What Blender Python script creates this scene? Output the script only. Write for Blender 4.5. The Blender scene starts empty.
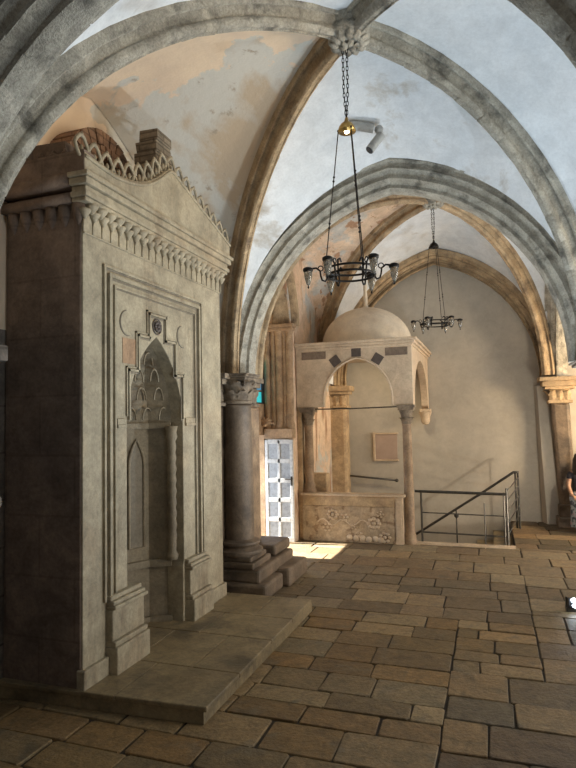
import bpy, bmesh, math, random
from math import sin, cos, pi, sqrt, radians, atan2
from mathutils import Vector, Matrix
from mathutils.geometry import tessellate_polygon
V = Vector
random.seed(7)
C = bpy.context.scene.collection

# ---------------------------------------------------------------- materials
def nt(name):
    m = bpy.data.materials.new(name); m.use_nodes = True
    n = m.node_tree; n.nodes.clear()
    out = n.nodes.new('ShaderNodeOutputMaterial'); b = n.nodes.new('ShaderNodeBsdfPrincipled')
    n.links.new(b.outputs[0], out.inputs[0])
    return m, n, b
def c4(c): return (c[0], c[1], c[2], 1)
def mixc(n, a, b, fac):
    x = n.nodes.new('ShaderNodeMix'); x.data_type = 'RGBA'
    for i, v in ((6, a), (7, b)):
        if hasattr(v, 'links'): n.links.new(v, x.inputs[i])
        else: x.inputs[i].default_value = c4(v)
    if hasattr(fac, 'links'): n.links.new(fac, x.inputs[0])
    else: x.inputs[0].default_value = fac
    return x.outputs[2]
def noise(n, co, s, d=6, r=.6, dist=0):
    t = n.nodes.new('ShaderNodeTexNoise'); t.inputs['Scale'].default_value = s
    t.inputs['Detail'].default_value = d; t.inputs['Roughness'].default_value = r
    t.inputs['Distortion'].default_value = dist
    n.links.new(co, t.inputs['Vector']); return t.outputs[0]
def ramp(n, src, a, b):
    r = n.nodes.new('ShaderNodeMapRange'); r.inputs[1].default_value = a; r.inputs[2].default_value = b
    n.links.new(src, r.inputs[0]); return r.outputs[0]
def stone(name, c1, c2, c3=None, s=3., bump=.25, rough=.8, patch=(.48, .6), patch_s=.9, blocks=None, fine=38., grain=.5, vcol=False, streak=None, strk=(.5,.72), mott=.38, mott_s=5.5):
    m, n, b = nt(name)
    tc = n.nodes.new('ShaderNodeNewGeometry').outputs['Position']
    f = noise(n, tc, s, 8, .65)
    col = mixc(n, c1, c2, ramp(n, f, .35, .65))
    if vcol:
        a = n.nodes.new('ShaderNodeVertexColor'); a.layer_name = 'Col'
        mm = n.nodes.new('ShaderNodeMix'); mm.data_type = 'RGBA'; mm.blend_type = 'MULTIPLY'; mm.inputs[0].default_value = 1
        n.links.new(a.outputs[0], mm.inputs[6]); n.links.new(col, mm.inputs[7]); col = mm.outputs[2]
    if c3: col = mixc(n, col, c3, ramp(n, noise(n, tc, patch_s, 7, .62, .3), *patch))
    if streak:
        mp = n.nodes.new('ShaderNodeMapping'); mp.inputs['Scale'].default_value = (3, 3, .45)
        n.links.new(tc, mp.inputs[0])
        col = mixc(n, col, streak, ramp(n, noise(n, mp.outputs[0], 1.6, 5, .6), *strk))
    if mott:
        md = n.nodes.new('ShaderNodeMix'); md.data_type = 'RGBA'; md.blend_type = 'MULTIPLY'; md.inputs[0].default_value = 1
        mr = n.nodes.new('ShaderNodeMapRange'); mr.inputs[1].default_value = .36; mr.inputs[2].default_value = .62
        mr.inputs[3].default_value = 1-mott; mr.inputs[4].default_value = 1.08
        n.links.new(noise(n, tc, mott_s, 9, .72, .4), mr.inputs[0])
        n.links.new(col, md.inputs[6]); n.links.new(mr.outputs[0], md.inputs[7]); col = md.outputs[2]
    g = noise(n, tc, fine, 4, .7)
    dk = n.nodes.new('ShaderNodeMix'); dk.data_type = 'RGBA'; dk.blend_type = 'MULTIPLY'; dk.inputs[0].default_value = grain
    n.links.new(col, dk.inputs[6])
    gr = n.nodes.new('ShaderNodeMapRange'); gr.inputs[1].default_value = .3; gr.inputs[2].default_value = .6
    gr.inputs[3].default_value = .55; gr.inputs[4].default_value = 1.05; n.links.new(g, gr.inputs[0])
    n.links.new(gr.outputs[0], dk.inputs[7]); col = dk.outputs[2]
    h = n.nodes.new('ShaderNodeMath'); h.operation = 'MULTIPLY_ADD'; h.inputs[1].default_value = .5
    n.links.new(g, h.inputs[0]); n.links.new(f, h.inputs[2]); hh = h.outputs[0]
    if blocks:
        # ashlar courses: u runs along the wall whichever way it faces
        sx = n.nodes.new('ShaderNodeSeparateXYZ'); n.links.new(tc, sx.inputs[0])
        ad = n.nodes.new('ShaderNodeMath'); ad.operation = 'ADD'
        n.links.new(sx.outputs[0], ad.inputs[0]); n.links.new(sx.outputs[1], ad.inputs[1])
        cb = n.nodes.new('ShaderNodeCombineXYZ'); n.links.new(ad.outputs[0], cb.inputs[0]); n.links.new(sx.outputs[2], cb.inputs[1])
        br = n.nodes.new('ShaderNodeTexBrick'); n.links.new(cb.outputs[0], br.inputs[0])
        br.inputs['Scale'].default_value = 1; br.inputs['Mortar Size'].default_value = .008
        br.inputs['Brick Width'].default_value = blocks[0]; br.inputs['Row Height'].default_value = blocks[1]
        br.inputs['Color1'].default_value = (1, 1, 1, 1); br.inputs['Color2'].default_value = (.75, .74, .72, 1)
        br.inputs['Mortar'].default_value = (.42, .38, .34, 1)
        q = n.nodes.new('ShaderNodeMix'); q.data_type = 'RGBA'; q.blend_type = 'MULTIPLY'; q.inputs[0].default_value = blocks[2]
        n.links.new(col, q.inputs[6]); n.links.new(br.outputs[0], q.inputs[7]); col = q.outputs[2]
    bp = n.nodes.new('ShaderNodeBump'); bp.inputs['Strength'].default_value = bump; bp.inputs['Distance'].default_value = .03
    n.links.new(hh, bp.inputs['Height']); n.links.new(bp.outputs[0], b.inputs['Normal'])
    n.links.new(col, b.inputs['Base Color']); b.inputs['Roughness'].default_value = rough
    return m
def plain(name, col, rough=.5, metal=0., emit=None, es=1., alpha=None, trans=0.):
    m, n, b = nt(name)
    tc = n.nodes.new('ShaderNodeNewGeometry').outputs['Position']
    k = mixc(n, col, [min(1, x*.7) for x in col], ramp(n, noise(n, tc, 25, 3), .45, .7))
    n.links.new(k, b.inputs['Base Color'])
    b.inputs['Roughness'].default_value = rough; b.inputs['Metallic'].default_value = metal
    if emit: b.inputs['Emission Color'].default_value = c4(emit); b.inputs['Emission Strength'].default_value = es
    if trans: b.inputs['Transmission Weight'].default_value = trans
    return m

M = {
 'web_white': stone('plaster_white', (.76,.78,.79), (.66,.69,.71), (.42,.37,.30), s=1.5, bump=.10, rough=.9, patch=(.60,.70), patch_s=1.1, grain=.18, mott=0.07),
 'web_left': None,
 'web_pink': stone('plaster_pink', (.76,.59,.43), (.66,.47,.32), (.55,.53,.48), s=1.6, bump=.18, rough=.9, patch=(.5,.56), patch_s=1.5, grain=.35, streak=(.42,.25,.15), strk=(.56,.60), mott=0.2),
 'rib': stone('weathered_rib_stone', (.56,.52,.43), (.42,.385,.31), (.20,.185,.15), s=6, bump=.9, rough=.9, patch=(.52,.66), patch_s=4.5, fine=60, grain=.7),
 'rib_warm': stone('ochre_rib_stone', (.55,.41,.25), (.40,.28,.16), (.20,.14,.09), s=5, bump=.5, rough=.9, patch=(.55,.68), patch_s=4, fine=60, grain=.6),
 'pink_stone': stone('pinkish_limestone', (.55,.38,.23), (.44,.28,.155), (.26,.165,.10), s=4, bump=.4, rough=.85, patch=(.56,.68), patch_s=2.5),
 'wall_dark': stone('old_ashlar', (.30,.25,.21), (.22,.185,.155), (.15,.125,.105), s=2.4, bump=.4, rough=.9, patch=(.5,.65), patch_s=1.2, blocks=(.62,.34,.8)),
 'wall_plaster': stone('grey_beige_plaster', (.44,.405,.345), (.40,.37,.315), (.35,.325,.28), s=1.1, bump=.06, rough=.9, patch=(.5,.75), patch_s=.8, grain=.1, mott=0.05),
 'mihrab': stone('pale_grey_marble', (.44,.375,.26), (.36,.305,.21), (.40,.31,.20), s=3.2, bump=.3, rough=.7, patch=(.52,.70), patch_s=1.3, grain=.5, streak=(.25,.19,.12), strk=(.56,.72), mott=0.32),
 'mihrab_groove': stone('dark_groove_marble', (.25,.21,.155), (.20,.17,.125), s=3, bump=.1, rough=.8, mott=0.2),  # darker marble tone for groove strips, blind arch fields and crescents
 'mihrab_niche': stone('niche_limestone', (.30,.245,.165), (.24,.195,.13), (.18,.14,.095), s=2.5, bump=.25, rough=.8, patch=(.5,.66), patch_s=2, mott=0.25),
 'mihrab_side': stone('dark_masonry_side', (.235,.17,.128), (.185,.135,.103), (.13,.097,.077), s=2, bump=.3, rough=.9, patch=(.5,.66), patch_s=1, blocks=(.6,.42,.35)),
 'orange_patch': stone('orange_stained_marble', (.45,.28,.16), (.38,.24,.14), s=9, bump=.1, rough=.7),
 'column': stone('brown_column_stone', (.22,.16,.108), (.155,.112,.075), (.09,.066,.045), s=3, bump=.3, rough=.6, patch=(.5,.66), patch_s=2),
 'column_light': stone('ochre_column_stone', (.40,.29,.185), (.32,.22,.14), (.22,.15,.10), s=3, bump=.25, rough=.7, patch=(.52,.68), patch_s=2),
 'capital': stone('capital_stone', (.30,.235,.165), (.20,.155,.11), (.12,.09,.065), s=7, bump=.5, rough=.85, patch=(.5,.66), patch_s=5),
 'cib': stone('canopy_marble', (.64,.51,.36), (.57,.44,.31), (.47,.35,.24), s=2.5, bump=.10, rough=.6, patch=(.5,.7), patch_s=1.6, grain=.3, mott=0.2),
 'cib_warm': stone('honey_limestone', (.55,.40,.24), (.50,.36,.21), (.38,.26,.16), s=3, bump=.2, rough=.7, patch=(.52,.68), patch_s=2),
 'dome': stone('dome_plaster', (.78,.70,.56), (.72,.63,.50), (.60,.50,.38), s=2, bump=.08, rough=.8, patch=(.55,.75), patch_s=2, grain=.2, mott=0.1),
 'dark_marble': stone('dark_marble_inlay', (.13,.10,.085), (.09,.07,.06), s=8, bump=.1, rough=.5),
 'brown_marble': stone('brown_marble_inlay', (.25,.185,.135), (.20,.145,.105), s=8, bump=.1, rough=.5),
 'parapet': stone('worn_marble_parapet', (.56,.44,.30), (.44,.32,.20), (.30,.20,.12), s=5, bump=.5, rough=.8, patch=(.54,.62), patch_s=7),
 'floor': stone('worn_paving', (.86,.80,.70), (.60,.54,.45), (.17,.14,.095), s=7, bump=.6, rough=.58, patch=(.56,.74), patch_s=4, vcol=True, grain=.6, mott=.5, mott_s=7),
 'joint': stone('dark_floor_joint', (.055,.043,.03), (.04,.03,.022), s=6, bump=.3, rough=.95),
 'platform': stone('platform_stone', (.34,.26,.145), (.25,.185,.10), (.13,.10,.06), s=2.2, bump=.3, rough=.5, patch=(.5,.65), patch_s=1.8),
 'wall_grey': stone('grey_near_pier', (.36,.33,.31), (.28,.255,.24), (.20,.18,.165), s=2.4, bump=.4, rough=.9, patch=(.5,.65), patch_s=1.2, blocks=(.62,.46,.5)),
 'brick': stone('red_brown_masonry', (.36,.21,.12), (.28,.15,.085), (.16,.10,.07), s=6, bump=.5, patch=(.52,.66), patch_s=5, blocks=(.22,.07,.8)),
 'block': stone('coursed_stump_stone', (.30,.25,.18), (.23,.185,.13), s=6, bump=.4, blocks=(.3,.055,.9)),
 'iron': plain('black_wrought_iron', (.022,.018,.015), .45, .7),
 'brass': plain('aged_brass', (.55,.36,.12), .3, .9),
 'glass': plain('frosted_lamp_glass', (.50,.45,.37), .2, 0, trans=.75),
 'steel': plain('dull_steel', (.10,.095,.085), .4, .8),
 'white_paint': plain('white_painted_metal', (.62,.62,.60), .5),
 'pane': plain('white_door_panel', (.40,.42,.44), .4),
 'camera': plain('grey_plastic', (.40,.40,.38), .5),
 'camera_dark': plain('dark_lens_plastic', (.05,.05,.055), .2),
 'cyan': plain('cyan_stained_glass', (.05,.5,.5), .2, 0, emit=(.05,.55,.60), es=.7),
 'blue': plain('blue_stained_glass', (.05,.15,.45), .2, 0, emit=(.06,.30,.42), es=.7),
 'clear': plain('bright_window_glass', (.8,.7,.55), .2, 0, emit=(.95,.75,.50), es=.8),
 'lead': plain('window_lead', (.08,.06,.05), .6),
 'led': plain('lit_flood_lens', (.9,.95,1.), .2, 0, emit=(.80,.93,1.), es=40),
 'bulb': plain('lit_small_bulb', (1,.9,.7), .2, 0, emit=(1,.78,.42), es=25),
 'notice': stone('mauve_notice_board', (.38,.29,.235), (.36,.27,.22), s=4, bump=.02, rough=.6, mott=.05, grain=.05),
 'skin': plain('skin', (.46,.27,.18), .5), 'hair': plain('dark_hair', (.03,.018,.013), .45),
 'top': plain('dark_cloth', (.025,.022,.028), .9),
 'sole': plain('sandal_brown', (.08,.045,.03), .7),
}
def cloth():
    m, n, b = nt('grey_patterned_cloth')
    tc = n.nodes.new('ShaderNodeNewGeometry').outputs['Position']
    k = mixc(n, (.30,.33,.34), (.06,.07,.09), ramp(n, noise(n, tc, 16, 1, .5, .5), .46, .54))
    k = mixc(n, k, (.45,.30,.34), ramp(n, noise(n, tc, 22, 1), .62, .66))
    n.links.new(k, b.inputs['Base Color']); b.inputs['Roughness'].default_value = .9
    return m
M['skirt'] = cloth()
def peeling():
    m, n, b = nt('peeling_plaster')
    tc = n.nodes.new('ShaderNodeNewGeometry').outputs['Position']
    sx = n.nodes.new('ShaderNodeSeparateXYZ'); n.links.new(tc, sx.inputs[0])
    ma = n.nodes.new('ShaderNodeMath'); ma.operation = 'MULTIPLY_ADD'; ma.inputs[1].default_value = 2.2
    n.links.new(noise(n, tc, 1.1, 8, .6, .3), ma.inputs[0]); n.links.new(sx.outputs[1], ma.inputs[2])
    peach = mixc(n, (.80,.63,.45), (.72,.56,.41), ramp(n, noise(n, tc, 2, 5), .4, .6))
    bare = mixc(n, (.52,.41,.29), (.60,.57,.50), ramp(n, noise(n, tc, .9, 7, .6, .5), .46, .54))
    bare = mixc(n, bare, (.40,.33,.25), ramp(n, noise(n, tc, 6, 8, .7), .6, .68))
    k = mixc(n, peach, bare, ramp(n, ma.outputs[0], 5.62, 5.66))
    n.links.new(k, b.inputs['Base Color']); b.inputs['Roughness'].default_value = .9
    bp = n.nodes.new('ShaderNodeBump'); bp.inputs['Strength'].default_value = .3; bp.inputs['Distance'].default_value = .03
    n.links.new(noise(n, tc, 12, 8, .7), bp.inputs['Height']); n.links.new(bp.outputs[0], b.inputs['Normal'])
    return m
M['web_left'] = peeling()

# ---------------------------------------------------------------- mesh helpers
class MB:
    def __init__(s): s.v = []; s.f = []; s.c = []
    def add(s, vs, fs, col=None):
        o = len(s.v); s.v += [V(x) for x in vs]; s.f += [tuple(i+o for i in f) for f in fs]
        s.c += [col]*len(fs); return s
    def box(s, x0, x1, y0, y1, z0, z1, col=None):
        p = [(x0,y0,z0),(x1,y0,z0),(x1,y1,z0),(x0,y1,z0),(x0,y0,z1),(x1,y0,z1),(x1,y1,z1),(x0,y1,z1)]
        return s.add(p, [(0,3,2,1),(4,5,6,7),(0,1,5,4),(1,2,6,5),(2,3,7,6),(3,0,4,7)], col)
    def lathe(s, prof, cx=0, cy=0, n=24, a0=0, a1=2*pi, sq=None):
        full = abs(a1-a0-2*pi) < 1e-6; k = n if full else n+1; vs = []
        for r, z in prof:
            for i in range(k):
                a = a0+(a1-a0)*i/n; vs.append((cx+r*cos(a), cy+r*sin(a), z))
        fs = []
        for j in range(len(prof)-1):
            for i in range(n):
                i2 = (i+1) % k; fs.append((j*k+i, j*k+i2, (j+1)*k+i2, (j+1)*k+i))
        s.add(vs, fs)
        if full:
            o = len(s.v)-len(vs); s.f.append(tuple(o+i for i in reversed(range(k)))); s.f.append(tuple(o+(len(prof)-1)*k+i for i in range(k))); s.c += [None, None]
        return s
    def tube(s, pts, r, n=8, cap=True, closed=False):
        pts = [V(p) for p in pts]; L = len(pts); vs = []; prev = None
        for i, p in enumerate(pts):
            if closed: t = pts[(i+1) % L]-pts[i-1]
            else: t = pts[min(i+1, L-1)]-pts[max(i-1, 0)]
            t.normalize()
            if prev is None: u = t.cross(V((0,0,1)) if abs(t.z) < .9 else V((1,0,0))).normalized()
            else: u = (prev-t*prev.dot(t)).normalized()
            prev = u; w = t.cross(u); rr = r[i] if isinstance(r, (list, tuple)) else r
            vs += [p+u*cos(2*pi*k/n)*rr+w*sin(2*pi*k/n)*rr for k in range(n)]
        fs = []
        for i in range(L if closed else L-1):
            a = i*n; b = ((i+1) % L)*n
            fs += [(a+k, a+(k+1) % n, b+(k+1) % n, b+k) for k in range(n)]
        if cap and not closed: fs += [tuple(reversed(range(n))), tuple((L-1)*n+k for k in range(n))]
        return s.add(vs, fs)
    def grid(s, rows, col=None, closed=False):
        n = len(rows[0]); vs = [p for r in rows for p in r]
        fs = [(j*n+i, j*n+i+1, (j+1)*n+i+1, (j+1)*n+i) for j in range(len(rows)-1) for i in range(n-1)]
        return s.add(vs, fs, col)
    def sphere(s, c, r, n=12, m=8):
        rx, ry, rz = r if isinstance(r, (tuple, list)) else (r, r, r)
        rows = [[(c[0]+rx*sin(pi*j/m)*cos(2*pi*i/n), c[1]+ry*sin(pi*j/m)*sin(2*pi*i/n), c[2]+rz*cos(pi*j/m)) for i in range(n+1)] for j in range(m+1)]
        return s.grid(rows)
    def plate(s, outer, holes, mp, d0, d1):
        """outline polygon with holes in (a,b), extruded between depths d0 and d1; mp(a,b,d)->xyz"""
        loops = [outer]+holes; flat = [p for l in loops for p in l]
        tris = tessellate_polygon([[V((p[0], p[1], 0)) for p in l] for l in loops])
        o = len(flat); vs = [mp(a, b, d0) for a, b in flat]+[mp(a, b, d1) for a, b in flat]
        fs = [tuple(t) for t in tris]+[tuple(x+o for x in reversed(t)) for t in tris]
        k = 0
        for l in loops:
            m = len(l)
            fs += [(k+i, k+(i+1) % m, o+k+(i+1) % m, o+k+i) for i in range(m)]; k += m
        return s.add(vs, fs)
    def sweep(s, path, lat, prof, groove=None, closed_prof=True, jit=0):
        """prof: list of (s, n); s along lat, n along inward normal"""
        L = len(path); path = [V(p) for p in path]; lat = V(lat).normalized(); vs = []
        for i, p in enumerate(path):
            t = (path[min(i+1, L-1)]-path[max(i-1, 0)]).normalized()
            n = t.cross(lat).normalized()
            if n.z > 0: n = -n
            g = groove[i] if groove else 1
            vs += [p+lat*a*(1-(1-g)*.4)+n*(b*g if b > 0 else b)+(V((random.uniform(-1,1), random.uniform(-1,1), random.uniform(-1,1)))*jit if b > 0 else V((0,0,0))) for a, b in prof]
        k = len(prof)
        fs = [(i*k+j, i*k+(j+1) % k, (i+1)*k+(j+1) % k, (i+1)*k+j) for i in range(L-1) for j in range(k if closed_prof else k-1)]
        fs += [tuple(reversed(range(k))), tuple((L-1)*k+j for j in range(k))]
        return s.add(vs, fs)
    def build(s, name, mat, parent=None, smooth=False, bevel=0, origin=None, auto=None, fixn=True):
        me = bpy.data.meshes.new(name)
        off = V((0,0,0))
        if parent is not None:
            q = parent
            while q is not None: off = off+V(q.location); q = q.parent
        own = V(origin) if origin is not None else V((0,0,0))
        if parent is None: tot = own
        else: tot = off
        me.from_pydata([v-tot for v in s.v], [], s.f)
        if any(c is not None for c in s.c):
            at = me.color_attributes.new('Col', 'FLOAT_COLOR', 'CORNER'); li = 0
            for p, c in zip(me.polygons, s.c):
                for _ in p.loop_indices:
                    at.data[li].color = c4(c or (1,1,1)); li += 1
        if fixn:
            b = bmesh.new(); b.from_mesh(me); bmesh.ops.recalc_face_normals(b, faces=b.faces); b.to_mesh(me); b.free()
        me.materials.append(M[mat] if isinstance(mat, str) else mat)
        o = bpy.data.objects.new(name, me); C.objects.link(o)
        if parent is not None: o.parent = parent
        else: o.location = own
        if smooth:
            for p in me.polygons: p.use_smooth = True
            if auto: 
                b = bmesh.new(); b.from_mesh(me)
                for e in b.edges:
                    if len(e.link_faces) == 2 and e.calc_face_angle(0) > radians(auto): e.smooth = False
                b.to_mesh(me); b.free()
        if bevel:
            md = o.modifiers.new('edge', 'BEVEL'); md.width = bevel; md.segments = 2; md.limit_method = 'ANGLE'; md.angle_limit = radians(40)
        return o
def tag(o, label, cat, group=None):
    o['label'] = label; o['category'] = cat
    if group: o['group'] = group
    return o
def struct(o): o['kind'] = 'structure'; return o
def empty(name, loc, label, cat, group=None):
    o = bpy.data.objects.new(name, None); C.objects.link(o); o.location = loc; o.empty_display_size = .1
    return tag(o, label, cat, group)
def copy_tree(o, parent=None):
    c = o.copy(); C.objects.link(c)
    if parent is not None: c.parent = parent
    for ch in list(o.children): copy_tree(ch, c)
    return c
def jbox(m, x0, x1, y0, y1, z0, z1, j=.01, col=None):
    r = lambda: random.uniform(-j, j)
    p = [(x0,y0,z0),(x1,y0,z0),(x1,y1,z0),(x0,y1,z0),(x0,y0,z1),(x1,y0,z1),(x1,y1,z1),(x0,y1,z1)]
    p = [(a+r(), b+r(), c+r()*.6) for a, b, c in p]
    m.add(p, [(0,3,2,1),(4,5,6,7),(0,1,5,4),(1,2,6,5),(2,3,7,6),(3,0,4,7)], col)
def arc_pts(a, h, n=24):
    """pointed arch polyline from (-a,0) over (0,h) to (a,0)"""
    if h <= a*1.001: return [(-a*cos(pi*i/n), h*sin(pi*i/n)) for i in range(n+1)]
    R = (a*a+h*h)/(2*a); th = math.asin(h/R); out = []
    k = n//2
    for i in range(k+1):
        t = th*i/k; out.append((-a+R-R*cos(t), R*sin(t)))
    return out+[(-x, z) for x, z in reversed(out[:-1])]
def grooves(n, every=4):
    # ring positions doubled at joints
    out = []
    return out
def voussoir_path(pts, every=.33):
    """resample a polyline finely and return path + joint groove factors"""
    pts = [V(p) for p in pts]; seg = [0]
    for a, b in zip(pts, pts[1:]): seg.append(seg[-1]+(b-a).length)
    T = seg[-1]; nb = max(2, round(T/every)); st = []
    for i in range(nb):
        a = T*i/nb; b = T*(i+1)/nb
        st += [(a+.004, .975), (a+.012, 1), ((a+b)/2, 1), (b-.012, 1), (b-.004, .975)]
    st[0] = (0, 1); st[-1] = (T, 1)
    P = []; G = []; k = 0
    for d, g in st:
        while k < len(seg)-2 and seg[k+1] < d: k += 1
        f = (d-seg[k])/max(1e-9, seg[k+1]-seg[k]); P.append(pts[k].lerp(pts[k+1], f)); G.append(g)
    return P, G

# ---------------------------------------------------------------- camera
H = 1.9; YAW = radians(19.108); PIT = radians(3.475); ROL = radians(1.2)
f = V((-sin(YAW)*cos(PIT), cos(YAW)*cos(PIT), sin(PIT))); r = V((cos(YAW), sin(YAW), 0)); u = r.cross(f)
r2 = r*cos(ROL)-u*sin(ROL); u2 = u*cos(ROL)+r*sin(ROL)
cd = bpy.data.cameras.new('camera'); co = bpy.data.objects.new('camera', cd); C.objects.link(co)
co.matrix_world = Matrix(((r2.x,u2.x,-f.x,0),(r2.y,u2.y,-f.y,0),(r2.z,u2.z,-f.z,H),(0,0,0,1)))
cd.sensor_fit = 'VERTICAL'; cd.sensor_height = 36; cd.lens = 580/768*36; cd.clip_start = .05
bpy.context.scene.camera = co

# ---------------------------------------------------------------- floor
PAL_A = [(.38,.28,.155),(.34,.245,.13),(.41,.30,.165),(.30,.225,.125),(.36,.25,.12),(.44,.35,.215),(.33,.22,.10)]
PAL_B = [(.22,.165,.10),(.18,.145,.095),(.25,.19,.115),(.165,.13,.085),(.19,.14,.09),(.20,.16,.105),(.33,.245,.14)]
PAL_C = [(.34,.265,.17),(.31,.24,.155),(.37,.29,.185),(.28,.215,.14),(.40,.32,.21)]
WX0, WX1, WY0, WY1 = -2.9, .27, 9.0, 10.75      # stairwell
fl = MB()
def tile(x0, x1, y0, y1, pal):
    g = .006; j = lambda: random.uniform(-.007, .007); z = random.uniform(-.004, .001); k = random.choice(pal)
    kk = random.uniform(.74, 1.2); hue = random.uniform(-.05, .07); k = [k[0]*kk*(1+hue), k[1]*kk, k[2]*kk*(1-hue)]
    x0 += g; x1 -= g; y0 += g; y1 -= g
    if x1-x0 < .05 or y1-y0 < .05: return
    zt = [z+random.uniform(-.003, .003) for _ in range(4)]
    e = .007
    o = [(x0+j(), y0+j()), (x1+j(), y0+j()), (x1+j(), y1+j()), (x0+j(), y1+j())]
    cx = sum(p[0] for p in o)/4; cy = sum(p[1] for p in o)/4
    # rounded outline
    ring = []
    for i in range(4):
        a = V(o[i-1]); b = V(o[i]); c = V(o[(i+1) % 4])
        q = random.uniform(.006, .02)
        ring.append((b+(a-b).normalized()*q, zt[i])); ring.append((b+(c-b).normalized()*q, zt[i]))
    n = 8; lo = [(p.x, p.y, -.03) for p, _ in ring]; mi = [(p.x, p.y, zz-.005) for p, zz in ring]
    to = []
    for p, zz in ring:
        d = V((cx, cy))-p; d.normalize(); to.append((p.x+d.x*e, p.y+d.y*e, zz))
    fs = [(i, (i+1) % n, n+(i+1) % n, n+i) for i in range(n)]+[(n+i, n+(i+1) % n, 2*n+(i+1) % n, 2*n+i) for i in range(n)]+[tuple(range(2*n, 3*n))]
    fl.add(lo+mi+to, fs, k)
def rows(x0, x1, y0, y1, hs, ws, pal):
    y = y0
    while y < y1-.02:
        h = random.uniform(*hs)
        if y+h > y1-.12: h = y1-y
        x = x0-random.uniform(0, ws[0]*.8)
        while x < x1-.02:
            w = random.uniform(*ws)
            if x+w > x1-.15: w = x1-x
            tile(max(x, x0), x+w, y, y+h, pal); x += w
        y += h
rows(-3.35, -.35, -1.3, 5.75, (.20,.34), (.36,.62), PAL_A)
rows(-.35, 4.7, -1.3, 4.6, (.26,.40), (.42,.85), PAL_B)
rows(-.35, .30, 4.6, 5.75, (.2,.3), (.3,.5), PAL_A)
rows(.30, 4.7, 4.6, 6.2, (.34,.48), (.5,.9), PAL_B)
rows(-3.35, .30, 5.75, 7.5, (.28,.42), (.34,.62), PAL_C)
rows(.30, 4.7, 6.2, 7.5, (.32,.45), (.45,.75), PAL_C)
rows(-3.35, 4.7, 7.5, WY0, (.36,.52), (.40,.66), PAL_C)
rows(WX1, 4.7, WY0, 11.3, (.3,.45), (.4,.7), PAL_B+PAL_C)
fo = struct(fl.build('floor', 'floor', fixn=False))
jb = MB().box(-3.4, 4.75, -1.4, WY0, -.2, -.016).box(WX1, 4.75, WY0, 11.35, -.2, -.016)
struct(jb.build('floor', 'joint'))

# ---------------------------------------------------------------- walls
ZT = 5.7
def mx(x0, sgn=1):   # plate in the y-z plane
    return lambda a, b, d: (x0+d, a, b)
def my(y0): return lambda a, b, d: (a, y0+d, b)
struct(MB().box(-3.75, -3.35, -1.4, 6.2, -.2, ZT).build('wall_left', 'wall_dark'))
# far bay left wall with deep embrasure
EY0, EY1, EZ = 6.95, 8.65, 3.34
emb = [(EY0, 0), (EY1, 0), (EY1, EZ)]
ap = arc_pts((EY1-EY0)/2, 1.15, 20); cyE = (EY0+EY1)/2
emb = [(EY0, -.0)]+[(cyE+x, EZ+z) for x, z in ap]+[(EY1, -.0)]
outer = [(6.2, -.2), (6.2, ZT), (11.3, ZT), (11.3, -.2), (EY1, -.2), (EY1, 0)]
outer = [(6.2, -.2), (EY0, -.2)]+[(cyE+x, EZ+z) for x, z in ap]+[(EY1, -.2), (11.3, -.2), (11.3, ZT), (6.2, ZT)]
struct(MB().plate(outer, [], mx(-2.93), 0, -.52).build('wall_left', 'web_pink'))
DY0, DY1, DZ = 7.62, 8.60, 1.66
WYa, WYb = 7.2, 8.63
ap2 = arc_pts((WYb-WYa)/2, .8, 12)
door_h = [(DY0, .0), (DY0, DZ), (DY1, DZ), (DY1, .0)]
win_h = [(WYa, 2.15)]+[((WYa+WYb)/2+x, 2.95+z) for x, z in ap2]+[(WYb, 2.15)]
outl = [(6.2, -.2), (DY0, -.2), (DY0, DZ), (DY1, DZ), (DY1, -.2), (8.9, -.2), (8.9, ZT), (6.2, ZT)]
struct(MB().plate(outl, [win_h], mx(-3.40), 0, -.3).build('wall_left', 'pink_stone'))
struct(MB().box(-3.8, -2.9, DY0, DY1, -.2, -.005).build('floor', 'platform'))
struct(MB().box(-3.35, 4.75, 11.25, 11.6, -2.2, ZT).build('wall_back', 'wall_plaster'))
struct(MB().box(4.7, 5.0, -1.4, 11.3, -.2, ZT).build('wall_right', 'wall_dark'))
struct(MB().box(-3.75, 5.0, -1.7, -1.4, -.2, ZT).build('wall_front', 'wall_dark'))
struct(MB().box(-3.9, 5.1, -1.8, 11.7, ZT, ZT+.2).build('ceiling', 'wall_dark'))  # unseen slab added over the vaults to stop sun leaking in
# plaster lesene beside the far pier
lz = MB(); lz.add([(.80,11.25,0),(1.12,11.25,0),(1.12,11.02,0),(.86,11.02,0),(.76,11.25,2.4),(1.02,11.25,2.4),(1.0,11.12,2.4),(.80,11.12,2.4)],
       [(0,1,2,3),(7,6,5,4),(0,3,7,4),(3,2,6,7),(2,1,5,6),(1,0,4,5)])
struct(lz.build('trim_1', 'wall_plaster'))

# ---------------------------------------------------------------- vaults
def ell(c, b, n=16):
    c = V(c); b = V(b); out = []
    for i in range(n+1):
        t = pi/2*i/n; s = 1-cos(t)
        out.append(V((c.x+(b.x-c.x)*s, c.y+(b.y-c.y)*s, c.z+(b.z-c.z)*sin(t))))
    return out
def arch3(p0, p1, rise, n=32):
    p0 = V(p0); p1 = V(p1); mid = (p0+p1)/2; a = (p1-p0).length/2; d = V(((p1-p0).x, (p1-p0).y, 0)).normalized()
    zb = mid.z
    return [V((mid.x+d.x*x, mid.y+d.y*x, (p0.z if x < 0 else p1.z)+z)) for x, z in arc_pts(a, rise, n)]
def web(A, D, name, mat, bulge=.05):
    m = MB(); n = 10; rr = []
    for j in range(n+1):
        t = j/n
        rr.append([a.lerp(d, t)+V((0, 0, bulge*sin(pi*t)*min(1, sin(pi*i/(len(A)-1))*1.5))) for i, (a, d) in enumerate(zip(A, D))])
    m.grid(rr)
    # thickness above
    m.grid([[p+V((0, 0, .09)) for p in q] for q in rr])
    o = struct(m.build(name, mat, smooth=True, fixn=False)); return o
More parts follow.
